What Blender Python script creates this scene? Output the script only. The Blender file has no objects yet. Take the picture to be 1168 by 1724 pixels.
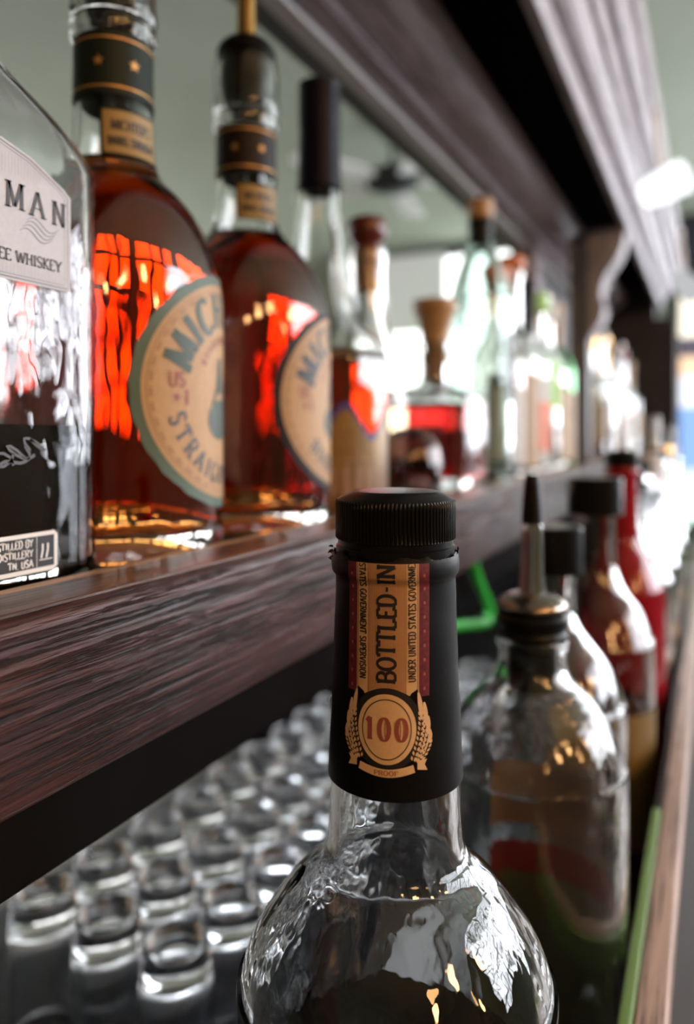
import bpy, math, random
from mathutils import Vector
random.seed(7)
PI = math.pi
S = bpy.context.scene
COL = S.collection

# ---------------------------------------------------------------- camera
# origin of the world is the lens; Y runs along the back bar, X to the right, Z up
F = 26.0
cam = bpy.data.cameras.new('camera')
cam.sensor_fit = 'VERTICAL'; cam.sensor_height = 36.0; cam.sensor_width = 36.0
cam.lens = F
YAW = math.atan(616/1245)
cam.shift_y = -(862-731)/1724
cam.clip_start = 0.01; cam.clip_end = 60
cam.dof.use_dof = True; cam.dof.focus_distance = 0.199; cam.dof.aperture_fstop = 5.7
cam.dof.aperture_blades = 0
co = bpy.data.objects.new('camera', cam); COL.objects.link(co)
co.location = (0, 0, 0); co.rotation_euler = (PI/2, 0, YAW)
S.camera = co

# ---------------------------------------------------------------- world, exposure, render
S.view_settings.view_transform = 'Standard'; S.view_settings.look = 'None'
S.view_settings.gamma = 1.0; S.view_settings.exposure = 0.36
S.view_settings.use_curve_mapping = False
W = bpy.data.worlds.new('world'); S.world = W; W.use_nodes = True
W.node_tree.nodes['Background'].inputs[0].default_value = (0.6, 0.7, 0.8, 1)
W.node_tree.nodes['Background'].inputs[1].default_value = 0.3
cy = S.cycles
cy.max_bounces = 26; cy.transmission_bounces = 26; cy.glossy_bounces = 8; cy.diffuse_bounces = 3
cy.transparent_max_bounces = 8; cy.use_denoising = True
cy.sample_clamp_indirect = 12.0; cy.blur_glossy = 0.6

WIN_RIGHT = 13.0       # brightness of the daylight windows on the bar side
WIN_LEFT = 5.2       # windows of the far side of the room
WIN_END = 8.0        # the far window on the bar side
WIN_FAR = 2.6
BULB = 60.0

# ---------------------------------------------------------------- materials
def new_mat(name):
    m = bpy.data.materials.new(name); m.use_nodes = True
    nt = m.node_tree
    return m, nt, nt.nodes['Principled BSDF']

def pbr(name, col, rough=0.5, metal=0.0, spec=0.5, noise=0.0, nscale=60, bump=0.0, coat=0.0, trans=0.0):
    m, nt, b = new_mat(name)
    b.inputs['Base Color'].default_value = (*col, 1)
    b.inputs['Roughness'].default_value = rough
    b.inputs['Metallic'].default_value = metal
    b.inputs['Specular IOR Level'].default_value = spec
    b.inputs['Coat Weight'].default_value = coat
    b.inputs['Transmission Weight'].default_value = trans
    if noise or bump:
        tc = nt.nodes.new('ShaderNodeTexCoord')
        n = nt.nodes.new('ShaderNodeTexNoise'); n.inputs['Scale'].default_value = nscale
        n.inputs['Detail'].default_value = 5
        nt.links.new(tc.outputs['Object'], n.inputs['Vector'])
        if noise:
            r = nt.nodes.new('ShaderNodeValToRGB')
            r.color_ramp.elements[0].position = 0.3; r.color_ramp.elements[1].position = 0.7
            r.color_ramp.elements[0].color = (*[c*(1-noise) for c in col], 1)
            r.color_ramp.elements[1].color = (*[min(1, c*(1+noise)) for c in col], 1)
            nt.links.new(n.outputs['Fac'], r.inputs['Fac'])
            nt.links.new(r.outputs['Color'], b.inputs['Base Color'])
        if bump:
            bp = nt.nodes.new('ShaderNodeBump'); bp.inputs['Strength'].default_value = bump
            bp.inputs['Distance'].default_value = 0.001
            nt.links.new(n.outputs['Fac'], bp.inputs['Height'])
            nt.links.new(bp.outputs['Normal'], b.inputs['Normal'])
    return m

def glass(name, col=(1, 1, 1), rough=0.0, ior=1.5, bump=0.0, nscale=40, stretch=(1, 1, 1)):
    m, nt, b = new_mat(name)
    b.inputs['Base Color'].default_value = (*col, 1)
    b.inputs['Roughness'].default_value = rough
    b.inputs['IOR'].default_value = ior
    b.inputs['Transmission Weight'].default_value = 1.0
    if bump:
        tc = nt.nodes.new('ShaderNodeTexCoord'); mp = nt.nodes.new('ShaderNodeMapping')
        mp.inputs['Scale'].default_value = stretch
        n = nt.nodes.new('ShaderNodeTexNoise'); n.inputs['Scale'].default_value = nscale
        n.inputs['Detail'].default_value = 2
        bp = nt.nodes.new('ShaderNodeBump'); bp.inputs['Strength'].default_value = bump
        bp.inputs['Distance'].default_value = 0.002
        nt.links.new(tc.outputs['Object'], mp.inputs['Vector']); nt.links.new(mp.outputs[0], n.inputs['Vector'])
        nt.links.new(n.outputs['Fac'], bp.inputs['Height']); nt.links.new(bp.outputs['Normal'], b.inputs['Normal'])
    return m

def liquor(name, col, density, ior=1.36):
    m, nt, b = new_mat(name)
    b.inputs['Base Color'].default_value = (1, 1, 1, 1)
    b.inputs['Roughness'].default_value = 0.0
    b.inputs['IOR'].default_value = ior
    b.inputs['Transmission Weight'].default_value = 1.0
    v = nt.nodes.new('ShaderNodeVolumeAbsorption')
    v.inputs['Color'].default_value = (*col, 1); v.inputs['Density'].default_value = density
    nt.links.new(v.outputs[0], nt.nodes['Material Output'].inputs['Volume'])
    return m

def emit(name, col, strength):
    m = bpy.data.materials.new(name); m.use_nodes = True; nt = m.node_tree
    nt.nodes.remove(nt.nodes['Principled BSDF'])
    e = nt.nodes.new('ShaderNodeEmission'); e.inputs[0].default_value = (*col, 1); e.inputs[1].default_value = strength
    nt.links.new(e.outputs[0], nt.nodes['Material Output'].inputs['Surface'])
    return m

def wood(name, dark, mid, light, rough=0.42, along='Y', scale=1.0, bump=0.6, tilt=0.0):
    """open-grained stained timber: long thin dark pores and paler worn ridges along one axis"""
    m, nt, b = new_mat(name)
    L = nt.links.new
    tc = nt.nodes.new('ShaderNodeTexCoord')
    mp = nt.nodes.new('ShaderNodeMapping')
    sc = {'X': (7, 190, 190), 'Y': (190, 7, 190), 'Z': (190, 190, 7)}[along]
    mp.inputs['Scale'].default_value = tuple(s*scale for s in sc)
    mp.inputs['Rotation'].default_value = (tilt, 0, 0)
    L(tc.outputs['Object'], mp.inputs['Vector'])
    n1 = nt.nodes.new('ShaderNodeTexNoise'); n1.inputs['Scale'].default_value = 1.0
    n1.inputs['Detail'].default_value = 6; n1.inputs['Roughness'].default_value = 0.62; n1.inputs['Distortion'].default_value = 0.5
    L(mp.outputs[0], n1.inputs['Vector'])
    mp2 = nt.nodes.new('ShaderNodeMapping')
    mp2.inputs['Scale'].default_value = tuple(s*scale*(3.2 if s > 50 else 2.2) for s in sc)
    mp2.inputs['Rotation'].default_value = (tilt*1.15, 0, 0)
    L(tc.outputs['Object'], mp2.inputs['Vector'])
    n2 = nt.nodes.new('ShaderNodeTexNoise'); n2.inputs['Scale'].default_value = 1.0
    n2.inputs['Detail'].default_value = 4; n2.inputs['Roughness'].default_value = 0.7
    L(mp2.outputs[0], n2.inputs['Vector'])
    r1 = nt.nodes.new('ShaderNodeValToRGB'); e = r1.color_ramp.elements
    e[0].position = 0.36; e[0].color = (*dark, 1); e[1].position = 0.70; e[1].color = (*light, 1)
    k = r1.color_ramp.elements.new(0.5); k.color = (*mid, 1)
    L(n1.outputs['Fac'], r1.inputs['Fac'])
    r2 = nt.nodes.new('ShaderNodeValToRGB'); e = r2.color_ramp.elements
    e[0].position = 0.36; e[0].color = (0.12, 0.10, 0.10, 1); e[1].position = 0.5; e[1].color = (1, 1, 1, 1)
    L(n2.outputs['Fac'], r2.inputs['Fac'])
    mx = nt.nodes.new('ShaderNodeMix'); mx.data_type = 'RGBA'; mx.blend_type = 'MULTIPLY'; mx.inputs[0].default_value = 0.9
    L(r1.outputs[0], mx.inputs[6]); L(r2.outputs[0], mx.inputs[7])
    L(mx.outputs[2], b.inputs['Base Color'])
    ad = nt.nodes.new('ShaderNodeMath'); ad.operation = 'ADD'
    L(n1.outputs['Fac'], ad.inputs[0]); L(r2.outputs[0], ad.inputs[1])
    bp = nt.nodes.new('ShaderNodeBump'); bp.inputs['Strength'].default_value = bump; bp.inputs['Distance'].default_value = 0.0006
    L(ad.outputs[0], bp.inputs['Height']); L(bp.outputs[0], b.inputs['Normal'])
    b.inputs['Roughness'].default_value = rough
    return m

M = {}
M['clear'] = glass('clear_glass')
M['rippled'] = glass('rippled_glass', bump=0.2, nscale=110, stretch=(1, 1, 0.5))
M['mint'] = glass('mint_glass', (0.85, 0.97, 0.93))
M['green_glass'] = glass('green_glass', (0.25, 0.7, 0.3))
M['smoke'] = glass('smoke_glass', (0.75, 0.70, 0.68))
M['flint'] = glass('flint_glass', (0.97, 0.98, 0.98))
M['etched'] = glass('worn_glass', (0.97, 0.98, 1.0), rough=0.10)
M['wavy'] = glass('wavy_glass', bump=0.55, nscale=42, stretch=(1, 1, 0.5))
M['dark_glass'] = glass('dark_glass', (0.25, 0.17, 0.16))
M['whiskey'] = liquor('amber_whiskey', (0.95, 0.60, 0.04), 125)
M['bourbon'] = liquor('red_bourbon', (0.945, 0.57, 0.03), 130)
M['cognac'] = liquor('cognac', (0.9, 0.40, 0.05), 80)
M['ruby'] = liquor('ruby_liquor', (0.9, 0.10, 0.06), 60)
M['dark_liquor'] = liquor('dark_liquor', (0.6, 0.35, 0.2), 110)
M['pale_liquor'] = liquor('pale_liquor', (0.95, 0.8, 0.4), 22)
M['black_plastic'] = pbr('black_plastic', (0.004, 0.004, 0.005), 0.30, spec=0.2)
M['black_sleeve'] = pbr('black_sleeve', (0.003, 0.003, 0.004), 0.42, spec=0.22, bump=0.12, nscale=90)
M['black_rubber'] = pbr('black_rubber', (0.004, 0.004, 0.004), 0.4, spec=0.15)
M['matte_black'] = pbr('matte_black_paint', (0.006, 0.005, 0.005), 0.8, spec=0.05)
M['mat_rubber'] = pbr('mat_rubber', (0.005, 0.005, 0.006), 0.55, spec=0.2, bump=0.6, nscale=260)
M['chrome'] = pbr('chrome', (0.75, 0.72, 0.70), 0.12, 1.0)
M['brass'] = pbr('brass', (0.70, 0.42, 0.16), 0.22, 1.0)
M['steel_dark'] = pbr('steel_dark', (0.30, 0.25, 0.22), 0.2, 1.0)
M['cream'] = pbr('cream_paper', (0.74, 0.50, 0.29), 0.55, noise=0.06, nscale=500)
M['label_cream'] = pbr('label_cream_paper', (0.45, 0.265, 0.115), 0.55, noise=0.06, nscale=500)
M['tan'] = pbr('tan_paper', (0.68, 0.43, 0.235), 0.5, noise=0.05, nscale=400)
M['rim_print'] = pbr('rim_print_ink', (0.34, 0.18, 0.08), 0.5)
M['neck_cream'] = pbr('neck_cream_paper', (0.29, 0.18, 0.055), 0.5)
M['tan_mid'] = pbr('tan_mid_paper', (0.62, 0.35, 0.17), 0.5)
M['tan_line'] = pbr('tan_line_ink', (0.23, 0.075, 0.04), 0.5)
M['burgundy'] = pbr('burgundy_ink', (0.13, 0.016, 0.027), 0.5, noise=0.35, nscale=900)
M['pink_ink'] = pbr('pink_ink', (0.36, 0.10, 0.10), 0.5)
M['ink'] = pbr('black_ink', (0.012, 0.010, 0.012), 0.5)
M['rose_ink'] = pbr('rose_ink', (0.30, 0.075, 0.06), 0.5)
M['green_ink'] = pbr('green_ink', (0.035, 0.06, 0.042), 0.5)
M['green_border'] = pbr('green_border', (0.065, 0.105, 0.072), 0.5)
M['green_band'] = pbr('green_band', (0.008, 0.014, 0.010), 0.5, spec=0.2)
M['brown_band'] = pbr('brown_band', (0.012, 0.006, 0.005), 0.5, spec=0.2)
M['gold_ink'] = pbr('gold_ink', (0.50, 0.27, 0.09), 0.4, 0.5)
M['silver_paper'] = pbr('silver_paper', (0.43, 0.42, 0.45), 0.45, noise=0.04, nscale=700)
M['grey_ink'] = pbr('grey_ink', (0.07, 0.07, 0.08), 0.5)
M['grey_line'] = pbr('grey_line_ink', (0.36, 0.35, 0.37), 0.5)
M['white_ink'] = pbr('white_ink', (0.75, 0.75, 0.74), 0.5)
M['navy'] = pbr('navy_foil', (0.004, 0.003, 0.012), 0.4, spec=0.15)
M['blue_edge'] = pbr('blue_edge', (0.02, 0.02, 0.16), 0.4)
M['gold_paper'] = pbr('gold_paper', (0.20, 0.11, 0.03), 0.35, 0.3, noise=0.12, nscale=120)
M['red_wood'] = pbr('red_wood', (0.11, 0.018, 0.010), 0.3, noise=0.2, nscale=120)
M['cork'] = pbr('cork', (0.36, 0.20, 0.095), 0.75, noise=0.3, nscale=320, bump=0.2)
M['oak'] = pbr('oak_stopper', (0.42, 0.24, 0.10), 0.5, noise=0.2, nscale=150)
M['orange_stop'] = pbr('orange_plastic', (0.55, 0.16, 0.04), 0.4)
M['beige'] = pbr('beige_paper', (0.46, 0.33, 0.215), 0.55)
M['white_label'] = pbr('white_paper', (0.52, 0.50, 0.48), 0.5)
M['coral_label'] = pbr('coral_paper', (0.75, 0.20, 0.10), 0.5)
M['lime_label'] = pbr('lime_paper', (0.30, 0.60, 0.10), 0.5)
M['black_label'] = pbr('black_paper', (0.012, 0.014, 0.022), 0.45)
M['navy_cloth'] = pbr('navy_cloth', (0.02, 0.022, 0.035), 0.8)
M['olive'] = pbr('olive_paper', (0.12, 0.12, 0.045), 0.5)
M['red_label'] = pbr('red_paper', (0.22, 0.02, 0.015), 0.45)
M['brown_label'] = pbr('brown_paper', (0.25, 0.13, 0.07), 0.5)
M['mustard'] = pbr('mustard_paper', (0.20, 0.13, 0.04), 0.5)
M['crimson'] = pbr('crimson_glass', (0.28, 0.008, 0.018), 0.12)
M['green_plastic'] = pbr('green_plastic', (0.03, 0.55, 0.06), 0.35)
M['green_mat'] = pbr('green_mat', (0.14, 0.25, 0.05), 0.5)
M['fascia'] = wood('fascia_wood', (0.010, 0.005, 0.005), (0.062, 0.019, 0.017), (0.13, 0.047, 0.040), 0.42, 'Y', 1.45, 1.0, 0.05)
M['lip'] = wood('lip_wood', (0.05, 0.02, 0.012), (0.12, 0.055, 0.035), (0.18, 0.09, 0.06), 0.3, 'Y', 1.2, 0.3)
M['raw_edge'] = wood('raw_edge_wood', (0.42, 0.24, 0.14), (0.55, 0.33, 0.2), (0.62, 0.40, 0.26), 0.45, 'Y', 1.0, 0.15)
M['dark_wood'] = wood('dark_wood', (0.008, 0.006, 0.006), (0.020, 0.014, 0.014), (0.035, 0.024, 0.022), 0.5, 'Y', 0.7, 0.3)
M['soffit'] = wood('soffit_wood', (0.42, 0.33, 0.36), (0.50, 0.40, 0.435), (0.58, 0.47, 0.51), 0.45, 'Y', 0.5, 0.2)
M['cornice'] = wood('cornice_wood', (0.33, 0.295, 0.33), (0.375, 0.34, 0.375), (0.42, 0.38, 0.42), 0.5, 'Y', 0.6, 0.2)
M['grey_trim'] = pbr('grey_trim_paint', (0.15, 0.155, 0.18), 0.4)
M['pale_trim'] = pbr('pale_trim_paint', (0.85, 0.84, 0.85), 0.35)
M['rail_wood'] = wood('rail_wood', (0.38, 0.25, 0.20), (0.50, 0.34, 0.28), (0.58, 0.42, 0.35), 0.4, 'Y', 0.8, 0.2)
M['counter'] = pbr('counter_stone', (0.016, 0.016, 0.017), 0.3, noise=0.3, nscale=90)
M['ceiling'] = pbr('ceiling_paint', (0.36, 0.40, 0.32), 0.85, noise=0.04, nscale=3)
M['wall'] = pbr('wall_paint', (0.13, 0.145, 0.115), 0.8, noise=0.06, nscale=3)
M['floor'] = wood('floor_boards', (0.10, 0.075, 0.06), (0.17, 0.13, 0.105), (0.22, 0.17, 0.14), 0.4, 'Y', 0.06, 0.1)
M['frame'] = pbr('window_paint', (0.10, 0.09, 0.09), 0.5)
M['white_paint'] = pbr('white_paint', (0.8, 0.8, 0.79), 0.4)
M['blind'] = pbr('blind_fabric', (0.82, 0.82, 0.80), 0.7)
M['leaf'] = pbr('leaf', (0.16, 0.42, 0.05), 0.5)
M['pot'] = pbr('pot_clay', (0.25, 0.12, 0.07), 0.7)
M['black_metal'] = pbr('black_metal', (0.012, 0.014, 0.016), 0.45)
M['bulb'] = emit('bulb_glow', (1.0, 0.52, 0.20), BULB)
M['pane_right'] = emit('daylight_right', (0.90, 0.94, 1.0), WIN_RIGHT)
M['pane_left'] = emit('daylight_left', (0.98, 0.97, 0.94), WIN_LEFT)
M['pane_end'] = emit('daylight_end', (0.92, 0.95, 1.0), WIN_END)
M['pane_far'] = emit('daylight_far', (0.95, 1.0, 0.98), WIN_FAR)
M['lit_shade'] = emit('lit_shade', (0.93, 0.97, 1.0), 1.3)
M['dim_shade'] = emit('dim_shade', (0.85, 0.86, 0.88), 0.5)
M['spot_glow'] = emit('spotlight_glow', (0.92, 0.97, 1.0), 6.0)

# ---------------------------------------------------------------- mesh helpers
def obj(name, verts, faces, mat, parent=None, smooth=True, angle=35, mats=None, fmat=None):
    me = bpy.data.meshes.new(name)
    me.from_pydata([tuple(v) for v in verts], [], faces)
    for m in (mats or [mat]): me.materials.append(M[m] if isinstance(m, str) else m)
    if fmat: me.polygons.foreach_set('material_index', fmat)
    if smooth:
        me.polygons.foreach_set('use_smooth', [True]*len(me.polygons))
        me.set_sharp_from_angle(angle=math.radians(angle))
    me.update()
    o = bpy.data.objects.new(name, me); COL.objects.link(o)
    if parent is not None: o.parent = parent
    return o

def tag(o, label=None, cat=None, group=None, kind=None):
    if label: o['label'] = label
    if cat: o['category'] = cat
    if group: o['group'] = group
    if kind: o['kind'] = kind
    return o

def thing(name, label, cat, loc, group=None):
    o = bpy.data.objects.new(name, None); o.empty_display_size = 0.02
    COL.objects.link(o); o.location = loc
    return tag(o, label, cat, group)

def copy_tree(o, parent=None):
    c = o.copy(); COL.objects.link(c)
    if parent is not None: c.parent = parent
    for ch in list(o.children): copy_tree(ch, c)
    return c

class MB:
    def __init__(s): s.v = []; s.f = []; s.m = []
    def add(s, v, f, mi=0):
        n = len(s.v); s.v += [tuple(p) for p in v]; s.f += [tuple(i+n for i in q) for q in f]; s.m += [mi]*len(f); return s
    def box(s, x0, x1, y0, y1, z0, z1, bev=0.0, mi=0):
        if bev <= 0:
            v = [(x0,y0,z0),(x1,y0,z0),(x1,y1,z0),(x0,y1,z0),(x0,y0,z1),(x1,y0,z1),(x1,y1,z1),(x0,y1,z1)]
            return s.add(v, [(0,3,2,1),(4,5,6,7),(0,1,5,4),(1,2,6,5),(2,3,7,6),(3,0,4,7)], mi)
        b = bev                                  # box whose long (Y) edges are rounded
        prof = []
        for cx, cz, a0 in ((x1-b, z1-b, 0), (x0+b, z1-b, 90), (x0+b, z0+b, 180), (x1-b, z0+b, 270)):
            for k in range(5):
                a = math.radians(a0+22.5*k); prof.append((cx+b*math.cos(a), cz+b*math.sin(a)))
        return s.prism(prof, y0, y1, mi)
    def prism(s, prof, y0, y1, mi=0):            # (x,z) outline extruded along Y, counter-clockwise seen from -Y
        n = len(prof)
        v = [(x, y0, z) for x, z in prof] + [(x, y1, z) for x, z in prof]
        f = [(i, (i+1) % n, n+(i+1) % n, n+i) for i in range(n)]
        f += [tuple(range(n-1, -1, -1)), tuple(range(n, 2*n))]
        return s.add(v, f, mi)
    def build(s, name, mat, parent=None, smooth=False, angle=35, mats=None):
        return obj(name, s.v, s.f, mat, parent, smooth, angle, mats, s.m if mats else None)

def lathe(prof, n=72, closed_ends=True, ribs=None):
    """(r,z) profile turned about Z; r==0 points become poles. profile runs so that outside is on its right"""
    v = []; rings = []
    for r, z in prof:
        if r < 1e-7:
            v.append((0, 0, z)); rings.append([len(v)-1])
        else:
            ring = []
            for k in range(n):
                a = 2*PI*k/n; rr = r*(1+ribs(z, k)) if ribs else r
                v.append((rr*math.cos(a), rr*math.sin(a), z)); ring.append(len(v)-1)
            rings.append(ring)
    f = []
    for A, B in zip(rings, rings[1:]):
        if len(A) == 1 and len(B) == 1: continue
        for k in range(n):
            k2 = (k+1) % n
            if len(A) == 1: f.append((A[0], B[k2], B[k]))
            elif len(B) == 1: f.append((A[k], A[k2], B[0]))
            else: f.append((A[k], A[k2], B[k2], B[k]))
    return v, f

def smooth_prof(pts, seg=7):
    """Catmull-Rom through (r,z) points; a third item True marks a corner"""
    chunks = []; cur = []
    for p in pts:
        cur.append(p[:2])
        if len(p) > 2 and p[2] and len(cur) > 1: chunks.append(cur); cur = [p[:2]]
    if len(cur) > 1: chunks.append(cur)
    out = []
    for c in chunks:
        if len(c) == 2: res = [c[0], c[1]]
        else:
            res = []
            q = [(2*c[0][0]-c[1][0], 2*c[0][1]-c[1][1])] + c + [(2*c[-1][0]-c[-2][0], 2*c[-1][1]-c[-2][1])]
            for i in range(1, len(q)-2):
                p0, p1, p2, p3 = q[i-1:i+3]
                for k in range(seg):
                    t = k/seg
                    res.append(tuple(0.5*((2*p1[j])+(-p0[j]+p2[j])*t+(2*p0[j]-5*p1[j]+4*p2[j]-p3[j])*t*t+(-p0[j]+3*p1[j]-3*p2[j]+p3[j])*t**3) for j in (0, 1)))
            res.append(c[-1])
        out += res if not out else res[1:]
    return [(max(0, r), z) for r, z in out]

def r_at(prof, z):
    for (r0, z0), (r1, z1) in zip(prof, prof[1:]):
        if z0 <= z <= z1 and z1 > z0: return r0+(r1-r0)*(z-z0)/(z1-z0)
    return prof[-1][0] if z > prof[-1][1] else prof[0][0]

def shell(outer, wall, base, punt=0.004, floor_r=None):
    """closed glass vessel: outer side profile (bottom to mouth) + inner surface"""
    zt = outer[-1][1]; r0 = outer[0][0]
    prof = [(0, punt*0.6)] + [(r0*0.8*k/4, punt*0.6*(1-(k/4)**2)) for k in range(1, 5)] + list(outer)
    inner = []
    zs = [z for r, z in outer if z > base+0.004]
    zs = sorted(set([base+0.004]+zs))
    inner = [(max(0.002, r_at(outer, z)-wall), z) for z in zs]
    rb = inner[0][0]
    bot = [(rb*0.97, base+0.002), (rb*0.88, base)] + [(rb*0.8*k/4, base+punt*(1-(k/4)**2)) for k in range(4, 0, -1)] + [(0, base+punt)]
    prof += list(reversed(inner)) + bot
    return prof, inner, bot

def liquid_prof(inner, bot, level):
    pr = [(r, z-0.0002) for r, z in reversed(bot)]
    e = 0.0002
    for r, z in inner:
        if z < level: pr.append((r+e, z))
    rl = r_at(inner, level)
    pr += [(rl+e, level), (rl*0.97, level-0.0003), (0, level-0.0003)]
    return pr

def bottle_glass(root, pts, wall=0.003, base=0.006, punt=0.004, level=None, mat='clear', liq='whiskey', n=72, seg=7, name='glass_body'):
    outer = smooth_prof(pts, seg)
    prof, inner, bot = shell(outer, wall, base, punt)
    v, f = lathe(prof, n)
    g = obj(name, v, f, mat, root)
    if level:
        v, f = lathe(liquid_prof(inner, bot, level), n)
        obj('liquor', v, f, liq, root)
    return outer

def lathe_part(name, pts, mat, root, n=48, seg=5, raw=False, ribs=None, angle=35):
    pr = pts if raw else smooth_prof(pts, seg)
    v, f = lathe(pr, n, ribs=ribs)
    return obj(name, v, f, mat, root, angle=angle)

# flat artwork (x to the right, y up, metres) laid on a surface by a mapping function
def cyl_map(outer, ang, zc, off):
    def fn(x, y):
        z = zc+y; R = r_at(outer, z)+off
        a = ang + x/max(1e-4, R)
        return (R*math.cos(a), R*math.sin(a), z)
    return fn
def plane_map(x0, yc, zc):
    return lambda x, y: (x0, yc+x, zc+y)

def rect_patch(x0, x1, y0, y1, nx=16, ny=8):
    v = [(x0+(x1-x0)*i/nx, y0+(y1-y0)*j/ny) for j in range(ny+1) for i in range(nx+1)]
    f = [(j*(nx+1)+i, j*(nx+1)+i+1, (j+1)*(nx+1)+i+1, (j+1)*(nx+1)+i) for j in range(ny) for i in range(nx)]
    return v, f
def disc_patch(cx, cy, rx, ry, n=64, rings=10, r0=0.0, edge=None):
    v = []; f = []
    for j in range(rings+1):
        t = r0+(1-r0)*j/rings
        for k in range(n):
            a = 2*PI*k/n; e = edge(a) if (edge and j == rings) else 1
            v.append((cx+rx*t*e*math.cos(a), cy+ry*t*e*math.sin(a)))
    for j in range(rings):
        for k in range(n):
            k2 = (k+1) % n
            f.append((j*n+k, (j+1)*n+k, (j+1)*n+k2, j*n+k2))
    return v, f
def poly_patch(pts):                          # star-shaped polygon fanned from its centre
    cx = sum(p[0] for p in pts)/len(pts); cyy = sum(p[1] for p in pts)/len(pts)
    n = len(pts)
    return [(cx, cyy)]+list(pts), [(0, 1+i, 1+(i+1) % n) for i in range(n)]
def ribbon(pts, w, taper=False):
    v = []; n = len(pts)
    for i, p in enumerate(pts):
        a = pts[max(0, i-1)]; b = pts[min(n-1, i+1)]
        dx, dy = b[0]-a[0], b[1]-a[1]; l = math.hypot(dx, dy) or 1
        ww = (w(dx/l, dy/l) if callable(w) else w)/2
        if taper: ww *= 0.25+0.75*math.sin(PI*(i+0.3)/(n-0.4))
        v += [(p[0]-dy/l*ww, p[1]+dx/l*ww), (p[0]+dy/l*ww, p[1]-dx/l*ww)]
    return v, [(2*i, 2*i+1, 2*i+3, 2*i+2) for i in range(n-1)]
class Art:
    def __init__(s): s.mb = MB()
    def add(s, vf, fn): s.mb.add([fn(x, y) for x, y in vf[0]], vf[1]); return s
    def build(s, name, mat, parent, smooth=True): return s.mb.build(name, mat, parent, smooth, 60)

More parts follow.
